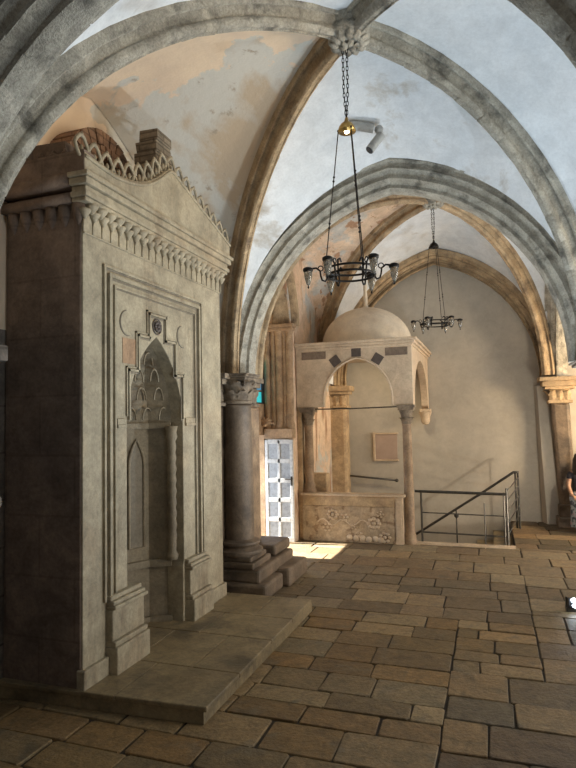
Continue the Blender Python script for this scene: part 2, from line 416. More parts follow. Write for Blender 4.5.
DH = [(.12,-.06),(.12,.035),(.112,.05),(.095,.052),(.088,.035),(.078,.035),(.062,.06),(.042,.085),(.04,.105),(.055,.12),(.06,.145),(.048,.168),(.028,.18),(.018,.172)]
DH = [(a*.86, b) for a, b in DH]
DIAG = [(-a, b) for a, b in DH]+list(reversed(DH))
def bay(cs, boss, rises, mats, offs, ribs=True, bosstag=None):
    """cs: SW,SE,NE,NW springers; rises per side S,E,N,W ; offs: end points override per side"""
    B = V(boss); Ds = [ell(c, B) for c in cs]
    for k in range(4):
        a = k; b = (k+1) % 4
        if mats[k] is None: continue
        D = Ds[a]+list(reversed(Ds[b]))[1:]
        p0, p1 = offs[k] if offs[k] else (cs[a], cs[b])
        A = arch3(p0, p1, rises[k], len(D)-1)
        web(A, D, 'ceiling', mats[k])
    return Ds
ZS = 2.42
b1c = [(-2.9,2.4,ZS),(1.0,2.4,ZS),(.98,6.15,ZS),(-2.85,6.15,ZS)]
B1 = (-.95,4.4,5.08)
D1 = bay(b1c, B1, (2.15,2.3,2.25,2.35), ('web_white','web_white','web_white','web_left'),
     (((-2.9,2.4,ZS),(1.0,2.4,ZS)), None, ((.98,6.12,ZS),(-2.8,6.12,ZS)), ((-3.34,6.1,ZS+.1),(-3.34,2.5,ZS+.1))))
b2c = [(-2.8,6.6,ZS),(1.0,6.6,ZS),(1.0,10.95,ZS+.15),(-3.0,10.45,ZS+.2)]
B2 = (-.68,8.75,5.22)
D2 = bay(b2c, B2, (2.3,2.3,2.5,2.2), ('web_pink','web_white','web_white','web_pink'),
     (None, None, ((1.0,11.26,ZS+.1),(-2.8,11.26,ZS+.1)), ((-2.95,10.45,ZS+.2),(-2.95,6.7,ZS+.2))))
# neighbouring bays: right aisle and the bay the camera stands in
def simple(x0, x1, y0, y1, mats=('web_white',)*4):
    cs = [(x0,y0,ZS),(x1,y0,ZS),(x1,y1,ZS),(x0,y1,ZS)]; B = ((x0+x1)/2, (y0+y1)/2, 5.1)
    return bay(cs, B, (2.25,2.25,2.25,2.25), mats, (None,)*4)
D3 = simple(1.25, 4.68, 2.4, 6.15); D4 = simple(1.25, 4.68, 6.6, 11.24); D5 = simple(1.25, 4.68, -1.4, 2.0); D6 = simple(-3.35, 1.0, -1.4, 2.0)

ribinfo = [
 (D1[0], 'rib', 'grey weathered stone vault rib curving from upper left corner to carved boss'),
 (D1[1], 'rib', 'grey stone rib leaving carved boss towards the near right, cut by top edge'),
 (D1[2], 'rib', 'pale rough grey rib sweeping right from carved boss down to right edge'),
 (D1[3], 'rib_warm', 'ochre brown stone rib from carved boss down behind the prayer niche'),
 (D2[3], 'rib_warm', 'brown stone rib rising leftmost behind the dome of marble canopy'),
 (D2[2], 'rib_warm', 'ochre rib of far vault curving down right towards the far pier'),
 (D2[0], 'rib_warm', 'rib of far vault hidden behind the big arch, above the left column'),
 (D2[1], 'rib_warm', 'rib of far vault hidden behind the big arch, on its right'),
]
for D, mt, lab in ribinfo:
    P, G = voussoir_path(D, .3); d = V((D[-1].x-D[0].x, D[-1].y-D[0].y, 0)); lat = V((-d.y, d.x, 0))
    o = MB().sweep(P, lat, DIAG, G, jit=.003).build('vault_rib', mt, smooth=True, auto=35, origin=D[0])
    tag(o, lab, 'vault rib')

def arch_profile(w, d):
    """wide moulded soffit; s from 0..w (lateral), n inward; stepped orders with rolls on both faces"""
    pr = [(0,-.10),(0,.0),(.035,.02),(.05,.05),(.035,.08),(.07,.10),(.09,.13),(.08,.17),(.12,.19),(.15,.215),(.15,.25),(.19,.27)]
    pr = [(s_, n_*d/.27) for s_, n_ in pr]
    return pr+[(w-s_, n_) for s_, n_ in reversed(pr)]
def band(name, p0, p1, rise, w, dirv, mt, lab, depth=.27, every=.36):
    pts = arch3(p0, p1, rise, 40); P, G = voussoir_path(pts, every)
    lat = V(dirv)
    o = MB().sweep(P, lat, arch_profile(w, depth), G, jit=.003).build(name, mt, smooth=True, auto=35, origin=p0)
    return tag(o, lab, 'arch')
band('stone_arch', (-2.90,6.1,ZS), (1.03,6.1,ZS), 2.24, .5, (0,1,0), 'rib', 'big moulded grey stone arch spanning behind the near chandelier')
band('stone_arch', (-2.95,2.0,ZS-.1), (.80,2.0,ZS-.1), 2.0, .45, (0,1,0), 'rib', 'nearest dark stone arch, only its flanks showing in top corners', depth=.25)
band('stone_arch', (-2.85,10.98,ZS+.12), (1.06,10.98,ZS+.12), 2.42, .26, (0,1,0), 'rib_warm', 'pointed moulded arch against the plain back wall behind the canopy dome', depth=.2)
band('stone_arch', (1.25,2.2,ZS), (1.25,6.4,ZS), 2.25, .35, (-1,0,0), 'rib', 'grey arch along the right edge between aisle piers', depth=.22)
band('stone_arch', (1.3,6.4,ZS), (1.3,11.1,ZS), 2.25, .35, (-1,0,0), 'rib', 'arch running back along the right side to the far pier', depth=.22)
# masonry filling above the transverse arches so the vaults meet
def filler(y0, y1, x0, x1, z, rise, name='ceiling'):
    a = (x1-x0)/2; cx = (x0+x1)/2
    inner = [(cx+x, z+zz) for x, zz in arc_pts(a, rise, 30)]
    outer = inner+[(x1+.0, ZT), (x0-.0, ZT)]
    return struct(MB().plate([(x0-.02, z)]+outer[1:-3]+[(x1+.02, z), (x1+.02, ZT), (x0-.02, ZT)], [], my(y0), 0, y1-y0).build(name, 'wall_dark'))
filler(6.16, 6.56, -2.90, 1.03, ZS+.08, 2.24)
filler(2.06, 2.38, -2.95, .80, ZS, 2.0)
# carved boss
def boss(c, lab):
    e = empty('carved_boss', (c[0], c[1], c[2]), lab, 'boss')
    m = MB().lathe([(.02,.02),(.12,.02),(.16,.05),(.17,.09),(.15,.14),(.2,.2)], c[0], c[1], 20)
    m.v = [V((v.x, v.y, v.z+c[2])) for v in m.v]
    m.build('boss_disc', 'rib', e, smooth=True, auto=40)
    l = MB()
    for ring, (n, r0, r1, dz) in enumerate(((6,.015,.085,.0),(12,.08,.165,.02))):
        for k in range(n):
            a = 2*pi*(k+.5*ring)/n; d = V((cos(a), sin(a), 0)); w = V((-sin(a), cos(a), 0)); w0 = (r1-r0)*.36
            rr = []
            for j in range(6):
                t = j/5; q = V(c)+d*(r0+(r1-r0)*t)+V((0, 0, dz-.02*sin(pi*t)+(.03*t)))
                ww = w0*sin(pi*min(.97, t*.8+.14)); rr.append([q-w*ww, q+V((0,0,-.02)), q+w*ww])
            l.grid(rr)
    l.build('carved_leaves', 'rib', e, smooth=True)
    return e
boss((B1[0], B1[1], B1[2]-.22), 'carved leafy stone boss at the rib crossing above near chandelier')
boss((B2[0], B2[1], B2[2]-.20), 'stone boss of far vault above the far chandelier')

# ---------------------------------------------------------------- columns and capitals
def leaf(m, base, out, h, w, curl=.06, n=6):
    """acanthus leaf: base point, outward dir, height, width"""
    base = V(base); out = V(out).normalized(); side = V((-out.y, out.x, 0)); rr = []
    for j in range(n+1):
        t = j/n; bz = h*(t if t < .8 else .8+.5*(t-.8)-(t-.8)*(t-.8)*8*.5)
        ox = curl*(t**2.2)*1.3
        ww = w*.5*(.75+.35*sin(pi*t*1.1))*(1-.75*max(0, t-.7)/.3)*(1+.18*(1 if j % 2 else -1))
        p = base+out*ox+V((0, 0, bz)); bow = .25*w
        rr.append([p-side*ww-out*bow*.35, p-side*ww*.5, p+out*bow*.3, p+side*ww*.5, p+side*ww-out*bow*.35])
    m.grid(rr); m.grid([[q-out*.012 for q in r_] for r_ in rr])
def capital(parent, x, y, z0, z1, r, ab, mat='capital', n=12):
    h = z1-z0; m = MB()
    m.lathe([(r*1.0,z0),(r*1.12,z0+.01),(r*1.12,z0+.035),(r*1.0,z0+.045),(r*1.02,z0+h*.35),(r*1.15,z0+h*.6),(ab*.85,z0+h*.8)], x, y, 24)
    for row in range(2):
        for k in range(8):
            a = 2*pi*(k+.5*row)/8
            d = V((cos(a), sin(a), 0)); leaf(m, V((x, y, z0+.04+row*h*.26))+d*r*(1.02+row*.05), d, h*(.40+.03*row), r*.72, curl=r*.38)
    for k in range(4):      # volutes
        a = pi/4+pi/2*k; d = V((cos(a), sin(a), 0))
        pts = []
        for j in range(15):
            t = j/14*2.6*pi; q = .26*r*(1-j/18)
            pts.append(V((x, y, z0+h*.68))+d*(ab*1.12-q*0+q*sin(t)-.02)+V((0, 0, q*cos(t))))
        m.tube(pts, [.05*r+.006]*15, 6)
    o = m.build('capital', mat, parent, smooth=True, auto=50)
    b = MB(); q = ab
    for zz0, zz1, k in ((z1-h*.22, z1-h*.12, .92), (z1-h*.12, z1-h*.05, 1.04), (z1-h*.05, z1, 1.12)):
        b.box(x-q*k, x+q*k, y-q*k, y+q*k, zz0, zz1)
    b.build('abacus', mat, parent, bevel=.008)
    return o
def base_prof(r, z0, h):
    return [(r*1.55,z0),(r*1.6,z0+h*.14),(r*1.55,z0+h*.3),(r*1.38,z0+h*.36),(r*1.25,z0+h*.5),(r*1.28,z0+h*.62),(r*1.4,z0+h*.7),(r*1.38,z0+h*.84),(r*1.12,z0+h*.92),(r*1.04,z0+h)]
def column(name, x, y, z0, z1, r, label, mats=('column','capital'), plinth=.32, ph=.2, caph=.36, taper=.93, ab=None, lean=(0,0), baseh=.2):
    e = empty(name, (x, y, z0), label, 'column')
    MB().box(x-plinth, x+plinth, y-plinth, y+plinth, z0, z0+ph*.55).box(x-plinth*.86, x+plinth*.86, y-plinth*.86, y+plinth*.86, z0+ph*.55, z0+ph).build('plinth', mats[0], e, bevel=.015)
    MB().lathe(base_prof(r, z0+ph, baseh), x, y, 28).build('base', mats[0], e, smooth=True, auto=50)
    zs = z0+ph+baseh; zc = z1-caph; m = MB()
    m.lathe([(r, zs), (r*1.0, zs+(zc-zs)*.3), (r*(1+taper)/2, zs+(zc-zs)*.7), (r*taper, zc-.03), (r*taper*1.1, zc-.015), (r*taper, zc)], x, y, 28)
    m.build('shaft', mats[0], e, smooth=True, auto=50)
    capital(e, x, y, zc, z1, r*taper, ab or r*1.45, mats[1])
    return e
# left pier group between the two bays
pg = empty('stone_pier', (-3.0, 6.35, 0), 'brown masonry pier with moulded band behind the dark column', 'pier')
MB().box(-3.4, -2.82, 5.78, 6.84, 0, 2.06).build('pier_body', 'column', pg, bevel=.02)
MB().box(-3.4, -2.70, 6.32, 6.72, .42, 2.06).build('rear_shaft', 'column_light', pg, bevel=.05)
m = MB()
for z0, z1, k in ((2.06,2.10,.03),(2.10,2.3,.0),(2.3,2.36,.05),(2.36,2.42,.09)): m.box(-3.4, -2.80+k, 5.76-k*.3, 6.86+k*.3, z0, z1)
for k in range(4): leaf(m, (-2.78, 6.36+k*.13, 2.1), (1,0,0), .22, .14, .07)
m.build('cornice_band', 'capital', pg, bevel=.008)
m = MB()
jbox(m, -3.4, -2.28, 5.72, 6.3, 0, .17, .012); jbox(m, -3.4, -2.22, 6.32, 6.98, 0, .20, .012); jbox(m, -3.4, -2.36, 5.76, 6.9, .17, .31, .012)
jbox(m, -3.4, -2.42, 6.4, 6.92, .31, .44, .015)
m.build('stepped_base', 'column', pg, bevel=.03)
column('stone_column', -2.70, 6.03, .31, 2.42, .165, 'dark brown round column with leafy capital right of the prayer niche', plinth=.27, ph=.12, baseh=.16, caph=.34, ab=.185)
# near-left pier (only its flank shows)
n0 = empty('stone_pier', (-3.1, 2.5, 0), 'plain dark pier at the left edge with a thin ledge', 'pier')
MB().box(-3.4, -2.92, 1.9, 2.78, 0, 2.36).build('pier_body', 'wall_grey', n0, bevel=.02)
MB().box(-3.4, -2.86, 1.85, 2.83, 1.40, 1.46).build('ledge', 'wall_dark', n0, bevel=.01)
MB().box(-3.4, -2.84, 1.85, 2.85, 2.3, 2.40).build('cornice_band', 'wall_dark', n0, bevel=.01)
# free-standing column at the right edge
column('stone_column', 1.17, 6.35, 0, 2.42, .22, 'free-standing column at right edge whose capital corner just shows', plinth=.3, ph=.16, caph=.42, ab=.33)
column('stone_column', .98, 2.2, 0, 2.33, .22, 'free-standing column outside the frame at right', plinth=.34, caph=.42, ab=.42)
# far right pier against back wall
pr_ = empty('stone_pier', (1.2, 11.05, 0), 'far brown wall pier with leafy capital behind the seated person', 'pier')
m = MB(); m.add([(1.03,11.25,.3),(1.33,11.25,.3),(1.33,10.93,.3),(1.08,10.93,.3),(.98,11.25,2.1),(1.31,11.25,2.1),(1.29,10.93,2.1),(1.0,10.93,2.1)],
       [(0,1,2,3),(7,6,5,4),(0,3,7,4),(3,2,6,7),(2,1,5,6),(1,0,4,5)])
m.build('shaft', 'column', pr_, bevel=.05)
MB().box(1.0, 1.75, 10.72, 11.25, 0, .16).box(1.04, 1.7, 10.8, 11.25, .16, .36).build('plinth', 'column', pr_, bevel=.02)
m = MB()
for z0, z1, k in ((2.08,2.13,.04),(2.13,2.32,.0),(2.32,2.37,.08),(2.37,2.46,.12),(2.46,2.53,.17)): m.box(.99-k, 1.30+k, 10.93-k, 11.25, z0, z1)
for k in range(3): leaf(m, (1.03+k*.115, 10.93, 2.12), (0,-1,0), .22, .11, .09)
for k in range(2): leaf(m, (.98, 11.0+k*.13, 2.12), (-1,0,0), .22, .12, .09)
m.build('capital', 'cib_warm', pr_, bevel=.006)
# far left pilaster seen through the canopy
pl_ = empty('stone_pier', (-2.75, 11.0, 0), 'honey stone wall pilaster seen through the canopy arch at left', 'pier')
MB().box(-3.0, -2.62, 10.95, 11.25, 0, 2.1).build('shaft', 'cib_warm', pl_, bevel=.06)
m = MB()
for z0, z1, k in ((2.1,2.14,.03),(2.14,2.36,.0),(2.36,2.42,.06),(2.42,2.52,.11)): m.box(-3.0, -2.62+k, 10.95-k, 11.25, z0, z1)
for k in range(3): leaf(m, (-2.94+k*.13, 10.94, 2.14), (0,-1,0), .24, .12, .09)
m.build('capital', 'cib_warm', pl_, bevel=.006)

# embrasure jamb mouldings (clustered shafts) left of the canopy
jm = empty('jamb_shafts', (-3.1, 8.6, 2.0), 'tall fluted pinkish stone jamb shafts above the white door', 'jamb')
for k, (x, rr) in enumerate(((-3.335,.05),(-3.225,.04),(-3.13,.06),(-3.04,.035),(-2.96,.055))):
    MB().lathe([(rr*1.3,1.76),(rr*1.3,1.82),(rr,1.86),(rr,3.24),(rr*1.3,3.30)], x, 8.64, 14).build('shaft', 'pink_stone', jm, smooth=True, auto=50)
MB().box(-3.44, -2.88, 8.54, 8.70, 3.30, 3.35).box(-3.44, -2.85, 8.51, 8.70, 3.35, 3.40).build('impost', 'pink_stone', jm, bevel=.008)
MB().box(-3.38, -2.90, 8.54, 8.70, 1.60, 1.76).build('lintel', 'pink_stone', jm, bevel=.012)
m = MB()
for k in range(7):
    a = pi*(.05+.9*k/6); m.tube([V((-3.36, 8.52, 1.84)), V((-3.36+.10*cos(a)*.6, 8.50, 1.84+.05*sin(a))), V((-3.36+.16*cos(a), 8.53, 1.84+.12*sin(a)-.02))], [.014,.022,.012], 6)
m.sphere((-3.36,8.53,1.83), (.05,.05,.045))
m.build('shell_carving', 'pink_stone', jm, smooth=True)
# moulded ring round the embrasure arch
pts = [V((-2.93, cyE+x, 3.38+z)) for x, z in arc_pts((EY1-EY0)/2+.02, 1.18, 30)]
P, G = voussoir_path(pts, .3)
o = MB().sweep(P, (-1,0,0), [(-.10,-.12),(-.10,-.02),(-.05,.0),(.0,.0),(.03,.04),(.12,.05),(.16,.08),(.26,.09),(.30,.06),(.30,-.1)], G).build('stone_arch', 'rib_warm', smooth=True, auto=35, origin=(-2.93, cyE, 3.38))
tag(o, 'narrow pink stone pointed arch over the window recess at left', 'arch')

# window_1
w = struct(empty('window_1', (-3.6, (WYa+WYb)/2, 2.2), '', '')); del w['label']; del w['category']
m = MB(); fr = [(WYa+.0, 2.15)]+[((WYa+WYb)/2+x, 2.95+z) for x, z in arc_pts((WYb-WYa)/2, .8, 16)]+[(WYb, 2.15)]
m.tube([V((-3.43, a, b)) for a, b in fr], .03, 6, closed=True)
for yy in (7.5,7.8,8.1,8.36): m.box(-3.44, -3.42, yy-.01, yy+.01, 2.15, 3.3)
for zz in (2.35,2.6,2.85,3.1): m.box(-3.44, -3.42, WYa, WYb, zz-.01, zz+.01)
m.build('window_frame', 'lead', w)
ys = [WYa,7.5,7.8,8.1,8.36,WYb]; zs_ = [2.15,2.35,2.6,2.85,3.1]
for i in range(5):
    for j in range(4):
        MB().box(-3.45, -3.44, ys[i]+.01, ys[i+1]-.01, zs_[j]+.01, zs_[j+1]-.01).build('pane', ('cyan' if i == 4 and j % 2 == 0 else 'blue' if (i+j) % 5 == 0 else 'clear'), w)
MB().plate([(WYa+.02, 3.1)]+[((WYa+WYb)/2+x, 2.95+z) for x, z in arc_pts((WYb-WYa)/2-.01, .79, 16)][2:-2]+[(WYb-.02, 3.1)], [], mx(-3.44), 0, -.01).build('pane', 'clear', w)

# door_1: open white gridded leaf
d = struct(empty('door_1', (-3.36, 8.58, 0), '', '')); del d['label']; del d['category']
dx0, dx1, dy = -3.36, -2.90, 8.52
m = MB().box(dx0, dx0+.05, dy, dy+.045, .02, 1.58).box(dx1-.05, dx1, dy, dy+.045, .02, 1.58)
for z in (.02,.32,.62,.92,1.22,1.52): m.box(dx0+.05, dx1-.05, dy, dy+.045, z, z+.07)
m.box((dx0+dx1)/2-.022, (dx0+dx1)/2+.022, dy, dy+.045, .02, 1.58)
m.build('door_leaf', 'white_paint', d, bevel=.006)
MB().box(dx0+.04, dx1-.04, dy+.015, dy+.03, .05, 1.56).build('door_panel', 'pane', d)
MB().box(dx1-.035, dx1-.012, dy-.02, dy, .88, 1.02).tube([(dx1-.024,dy-.01,.98),(dx1-.024,dy-.05,.98),(dx1-.11,dy-.05,.98)], .009, 6).build('door_handle', 'steel', d)

# ---------------------------------------------------------------- mihrab
FX = -2.66; YC = 4.28
mp = lambda a, b, d: (FX-d, a, b)
mh = empty('prayer_niche', (-3.0, 4.4, .1), 'tall carved grey marble prayer niche with leafy cresting on the stone platform', 'prayer niche')
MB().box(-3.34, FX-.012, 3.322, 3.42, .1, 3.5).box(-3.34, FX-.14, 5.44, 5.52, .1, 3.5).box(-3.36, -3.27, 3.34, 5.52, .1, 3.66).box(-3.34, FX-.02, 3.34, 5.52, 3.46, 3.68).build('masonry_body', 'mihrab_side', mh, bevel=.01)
a_, zs0, hh = .435, 1.86, .76
ar = [(YC+x, zs0+z) for x, z in arc_pts(a_, hh, 22)]
outline = [(3.33,.1),(YC-a_+.12,.1),(YC-a_+.12,.6),(YC-a_,.66)]+ar+[(YC+a_,.66),(YC+a_-.02,.6),(YC+a_-.02,.1),(5.52,.1),(5.52,3.5),(3.33,3.5)]
MB().plate(outline, [], mp, 0, .16).build('facade', 'mihrab', mh, bevel=.006)
# niche recess: half-octagon plan closing to a pointed head
N = 5; rows_ = []; zz = [.1,.6,1.2,1.86]+[zs0+z for x, z in arc_pts(a_, hh, 22)[1:12]]
ww = [a_]*4+[-x for x, z in arc_pts(a_, hh, 22)[1:12]]
for z, w_ in zip(zz, ww):
    rr = []
    for i in range(N+1):
        t = pi*i/N; dd = min(.33, w_*.9)
        rr.append((FX-.12-dd*sin(t)*1.0, YC-w_*cos(t)*1.0, z))
    rows_.append(rr)
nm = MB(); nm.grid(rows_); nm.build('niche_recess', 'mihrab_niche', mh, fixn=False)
for z0, z1, k in ((.60,.66,.96),(1.84,1.89,.97),(.1,.16,.97)):
    m = MB()
    pts = [(FX-.12-.33*k*sin(pi*i/N), YC-a_*k*cos(pi*i/N)) for i in range(N+1)]
    for (xa, ya), (xb, yb) in zip(pts, pts[1:]):
        n_ = V((yb-ya, -(xb-xa), 0)).normalized()*.03
        if n_.x < 0 and abs(n_.x) > .01: n_ = -n_
        m.add([(xa,ya,z0),(xb,yb,z0),(xb+n_.x,yb+n_.y,z0),(xa+n_.x,ya+n_.y,z0),(xa,ya,z1),(xb,yb,z1),(xb+n_.x,yb+n_.y,z1),(xa+n_.x,ya+n_.y,z1)],
              [(0,3,2,1),(4,5,6,7),(0,1,5,4),(1,2,6,5),(2,3,7,6),(3,0,4,7)])
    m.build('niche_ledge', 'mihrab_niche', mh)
m = MB()
for row, (z0, w_, k) in enumerate(((1.92,.42,7),(2.10,.34,6),(2.26,.25,5),(2.4,.16,3))):
    dd = min(.33, w_*.9)
    for i in range(k):
        t = pi*(i+.5)/k; x = FX-.12-dd*sin(t)*.92; y = YC-w_*cos(t)*.92
        m.tube([V((x,y,z0))+V((.02,0,0))+V((0,(w_*pi/k*.42)*cos(pi*j/8),.11*sin(pi*j/8))) for j in range(9)], .008, 6)
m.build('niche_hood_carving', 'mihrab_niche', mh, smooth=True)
# blind arches on the facets
for i in range(1, N-0):
    if i in (1, 2, 3):
        p0 = V(rows_[2][i]); p1 = V(rows_[2][i+1]); c = (p0+p1)/2; t = (p1-p0).normalized(); wd = (p1-p0).length*.30
        inn = V((-t.y, t.x, 0)); 
        if inn.dot(V((1, 0, 0))) < 0 and abs(inn.x) > .05: inn = -inn
        if abs(inn.x) <= .05: inn = V((0, (YC-c.y), 0)).normalized()
        pts = [V((c.x, c.y, 0))+t*x+V((0, 0, z)) for x, z in [(-wd, .78)]+[(x, 1.5+z) for x, z in arc_pts(wd, .24, 12)]+[(wd, .78)]]
        MB().tube([p+inn*.008 for p in pts], .014, 6, closed=True).build('blind_arch_moulding', 'mihrab_niche', mh, smooth=True)
        q = MB(); q.add([p+inn*.004 for p in pts], [tuple(range(len(pts)))]); q.add([p-inn*.01 for p in pts], [tuple(range(len(pts)))]); q.build('blind_arch_field', 'mihrab_groove', mh)
# engaged colonnettes on the jambs
for yy, s_ in ((YC-a_+.035, 1), (YC+a_-.035, -1)):
    pr = [(.05,.66),(.055,.70),(.035,.74),(.04,.80)]
    for j in range(9): z = .82+j*.1; pr += [(.035,z),(.045,z+.05)]
    pr += [(.035,1.72),(.055,1.76),(.045,1.80),(.06,1.86)]
    MB().lathe(pr, FX-.10, yy, 14).build('colonnette', 'mihrab_niche', mh, smooth=True)
# framing bands
def strip(m, y0, y1, z0, z1, p, q=0): m.box(FX+q, FX+p, y0, y1, z0, z1)
def frame(y0, y1, zt, zb, w_, p, name, mat):
    m = MB(); strip(m, y0, y0+w_, zb, zt, p); strip(m, y1-w_, y1, zb, zt, p); strip(m, y0+w_, y1-w_, zt-w_, zt, p)
    m.build(name, mat, mh, bevel=.003 if w_ > .015 else 0)
frame(3.545, 5.085, 3.075, .62, .022, .022, 'outer_frame', 'mihrab')
frame(3.567, 5.063, 3.053, .62, .012, .003, 'frame_groove', 'mihrab_groove')
frame(3.60, 5.03, 3.02, .62, .03, .028, 'middle_frame', 'mihrab')
frame(3.63, 5.0, 2.99, .62, .014, .003, 'frame_groove', 'mihrab_groove')
frame(3.675, 4.955, 2.945, .62, .02, .018, 'inner_frame', 'mihrab')
frame(3.695, 4.935, 2.925, .62, .010, .003, 'frame_groove', 'mihrab_groove')
for y0, y1 in ((3.71,3.82),(4.75,4.93)): m = MB(); strip(m, y0, y1, 1.86, 1.885, .02); strip(m, y0, y1, 1.885, 1.93, .014); m.build('panel_band', 'mihrab', mh, bevel=.003)
# stepped moulding round the niche head
st = [(3.86,1.93),(3.86,2.31),(3.99,2.31),(3.99,2.60),(4.15,2.60),(4.15,2.80)]
st = st+[(2*YC-y, z) for y, z in reversed(st)]
def steps(name, mat, w_, p, grow):
    m = MB()
    for (ya, za), (yb, zb) in zip(st, st[1:]):
        g = grow; sg = lambda y: y+(g if y > YC else -g)
        ya2, yb2 = sg(ya), sg(yb); za2, zb2 = za+g, zb+g
        m.box(FX, FX+p, min(ya2,yb2)-w_/2, max(ya2,yb2)+w_/2, min(za2,zb2)-w_/2, max(za2,zb2)+w_/2)
    m.build(name, mat, mh)
steps('stepped_moulding', 'mihrab', .018, .022, 0); steps('stepped_groove', 'mihrab_groove', .012, .004, -.018); steps('stepped_moulding', 'mihrab', .012, .014, .024)
MB().box(FX, FX+.004, 3.79, 3.965, 2.36, 2.56).build('stained_inlay', 'orange_patch', mh)
# rosette over the apex, two crescents
m = MB(); 
for k in range(8):
    a = 2*pi*k/8; m.sphere((FX+.012, YC+.035*cos(a), 2.71+.035*sin(a)), (.012,.016,.016), 8, 5)
m.sphere((FX+.012, YC, 2.71), (.018,.016,.016), 8, 5); m.tube([V((FX+.006, YC+.065*cos(2*pi*k/24), 2.71+.065*sin(2*pi*k/24))) for k in range(24)], .006, 6, closed=True)
o = m.build('rosette', 'dark_marble', mh, smooth=True); o['label'] = 'small dark rosette'
for yy, a0 in ((3.86, .55), (4.72, .55)):
    m = MB(); m.tube([V((FX+.002, yy+.10*cos(2*pi*k/32), 2.68+.10*sin(2*pi*k/32))) for k in range(9, 26)], [.004+.005*sin(pi*(k-9)/16) for k in range(9, 26)], 6)
    m.build('crescent_carving', 'mihrab_groove', mh, smooth=True)
# jamb bases and plinth
def mbase(y0, y1, y2, y3):
    m = MB()
    m.box(FX-.14, FX+.10, y0, y1, .1, .30); m.box(FX-.14, FX+.085, y0, y1-.01*(1 if y1 < 4.2 else 0), .30, .34); m.box(FX-.14, FX+.06, y0, y1-.02, .34, .56)
    m.box(FX-.14, FX+.085, y0-.0, y1-.0, .56, .59); m.box(FX-.14, FX+.07, y0, y1-.015, .59, .62); m.box(FX-.14, FX+.045, y0, y1-.03, .62, .655)
    m.build('jamb_base', 'mihrab', mh, bevel=.01)
mbase(3.58, 4.0, 0, 0); mbase(4.72, 5.1, 0, 0)
for q0, q1 in ((3.31,3.585),(5.1,5.54)): MB().box(FX-.04, FX+.03, q0, q1, .1, .24).build('plinth', 'mihrab', mh, bevel=.01)
# stalactite cornice
m = MB(); n_ = 21; y0, y1 = 3.33, 5.53; st_ = (y1-y0)/n_
for k in range(n_+1):
    y = y0+st_*k
    m.lathe([(.005,3.27),(.014,3.29),(.026,3.32),(.04,3.355),(.044,3.38)], FX+.015, y, 10)
    m.box(FX, FX+.010, y-.005, y+.005, 3.13, 3.28)
for k in range(n_):
    y = y0+st_*(k+.5); m.lathe([(.008,3.345),(.022,3.37),(.042,3.41),(.05,3.45)], FX+.035, y, 10)
    m.tube([V((FX+.02, y+.036*cos(pi*j/8), 3.31+.05*sin(pi*j/8))) for j in range(9)], .008, 6)
m.v = [V((v.x, v.y, 3.25+(v.z-3.115)*.6)) for v in m.v]; m.build('stalactite_cornice', 'mihrab', mh, smooth=True)
m = MB(); m.box(FX, FX+.014, 3.33, 5.52, 3.24, 3.256); m.box(FX-.02, FX+.04, 3.30, 5.56, 3.40, 3.42)
m.box(FX-.05, FX+.07, 3.27, 5.58, 3.45, 3.48); m.box(FX-.05, FX+.085, 3.255, 5.60, 3.48, 3.52); m.box(FX-.05, FX+.07, 3.27, 5.58, 3.52, 3.56); m.box(FX-.05, FX+.10, 3.24, 5.61, 3.56, 3.61); m.box(FX-.05, FX+.12, 3.22, 5.63, 3.61, 3.645)
# side return

m.build('cornice', 'mihrab', mh, bevel=.008)
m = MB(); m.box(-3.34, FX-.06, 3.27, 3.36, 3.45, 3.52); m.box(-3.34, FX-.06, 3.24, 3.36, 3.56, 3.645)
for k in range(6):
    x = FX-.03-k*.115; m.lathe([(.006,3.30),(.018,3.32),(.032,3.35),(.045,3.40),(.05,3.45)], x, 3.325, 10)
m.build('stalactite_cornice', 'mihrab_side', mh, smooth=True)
def gz(y): return .10+.40*math.exp(-((4.42-y)/.36)**1.3)+.04*max(0, (3.6-y)/.4) if y < 4.42 else .50-.31*(y-4.42)/1.1
ys_ = [3.25+i*(5.62-3.25)/60 for i in range(61)]
gp = [(3.25,3.64)]+[(y, 3.645+gz(y)) for y in ys_]+[(5.62,3.64)]
MB().plate(gp, [], lambda a, b, d: (FX+.08-d, a, b), 0, .12).build('gable', 'mihrab', mh, bevel=.006)
pts = [V((FX+.085, y, 3.645+gz(y)-.03)) for y in ys_]
MB().tube(pts, .014, 6).build('gable_moulding', 'mihrab', mh, smooth=True)
# cresting leaves
def crest(m, p, t, up, w_, h):
    """ring leaf with a pointed tip"""
    p = V(p); t = V(t).normalized(); up = V(up).normalized(); q = []
    for k in range(16):
        a = -pi/2+2*pi*k/16; x = cos(a)*w_*.36*(1+.15*cos(4*a)); z = h*.48+sin(a)*h*.46
        q.append(p+t*x+up*z)
    m.tube(q, .014, 6, closed=True)
    m.sphere(tuple(p+up*h*.36), (.016,.012,.030), 8, 6); m.sphere(tuple(p+up*h*.98), (.014,.014,.022), 8, 6)
m = MB(); L = 0; last = None; d_ = 0; k = 0
Y = 3.26
while Y < 5.62:
    s_ = (gz(Y+.01)-gz(Y-.01))/.02; t = V((0, 1, s_)).normalized(); up = (V((0, -s_, 1)).normalized()*.4+V((0,0,1))*.6)
    crest(m, (FX+.04, Y, 3.645+gz(Y)-.025), t, up, .165, .165); Y += .145/sqrt(1+s_*s_)*1.0
m.build('leaf_cresting', 'mihrab', mh, smooth=True)
m = MB()
for k in range(7):
    crest(m, (FX+.0-.105*k, 3.27, 3.66), (1,0,0), (0,0,1), .11, .17)
m.box(-3.34, FX+.075, 3.245, 3.36, 3.64, 3.80); jbox(m, -3.36, -3.14, 3.25, 3.5, 3.7, 3.93, .02); jbox(m, -3.05, -2.76, 3.28, 3.6, 3.7, 3.90, .02)
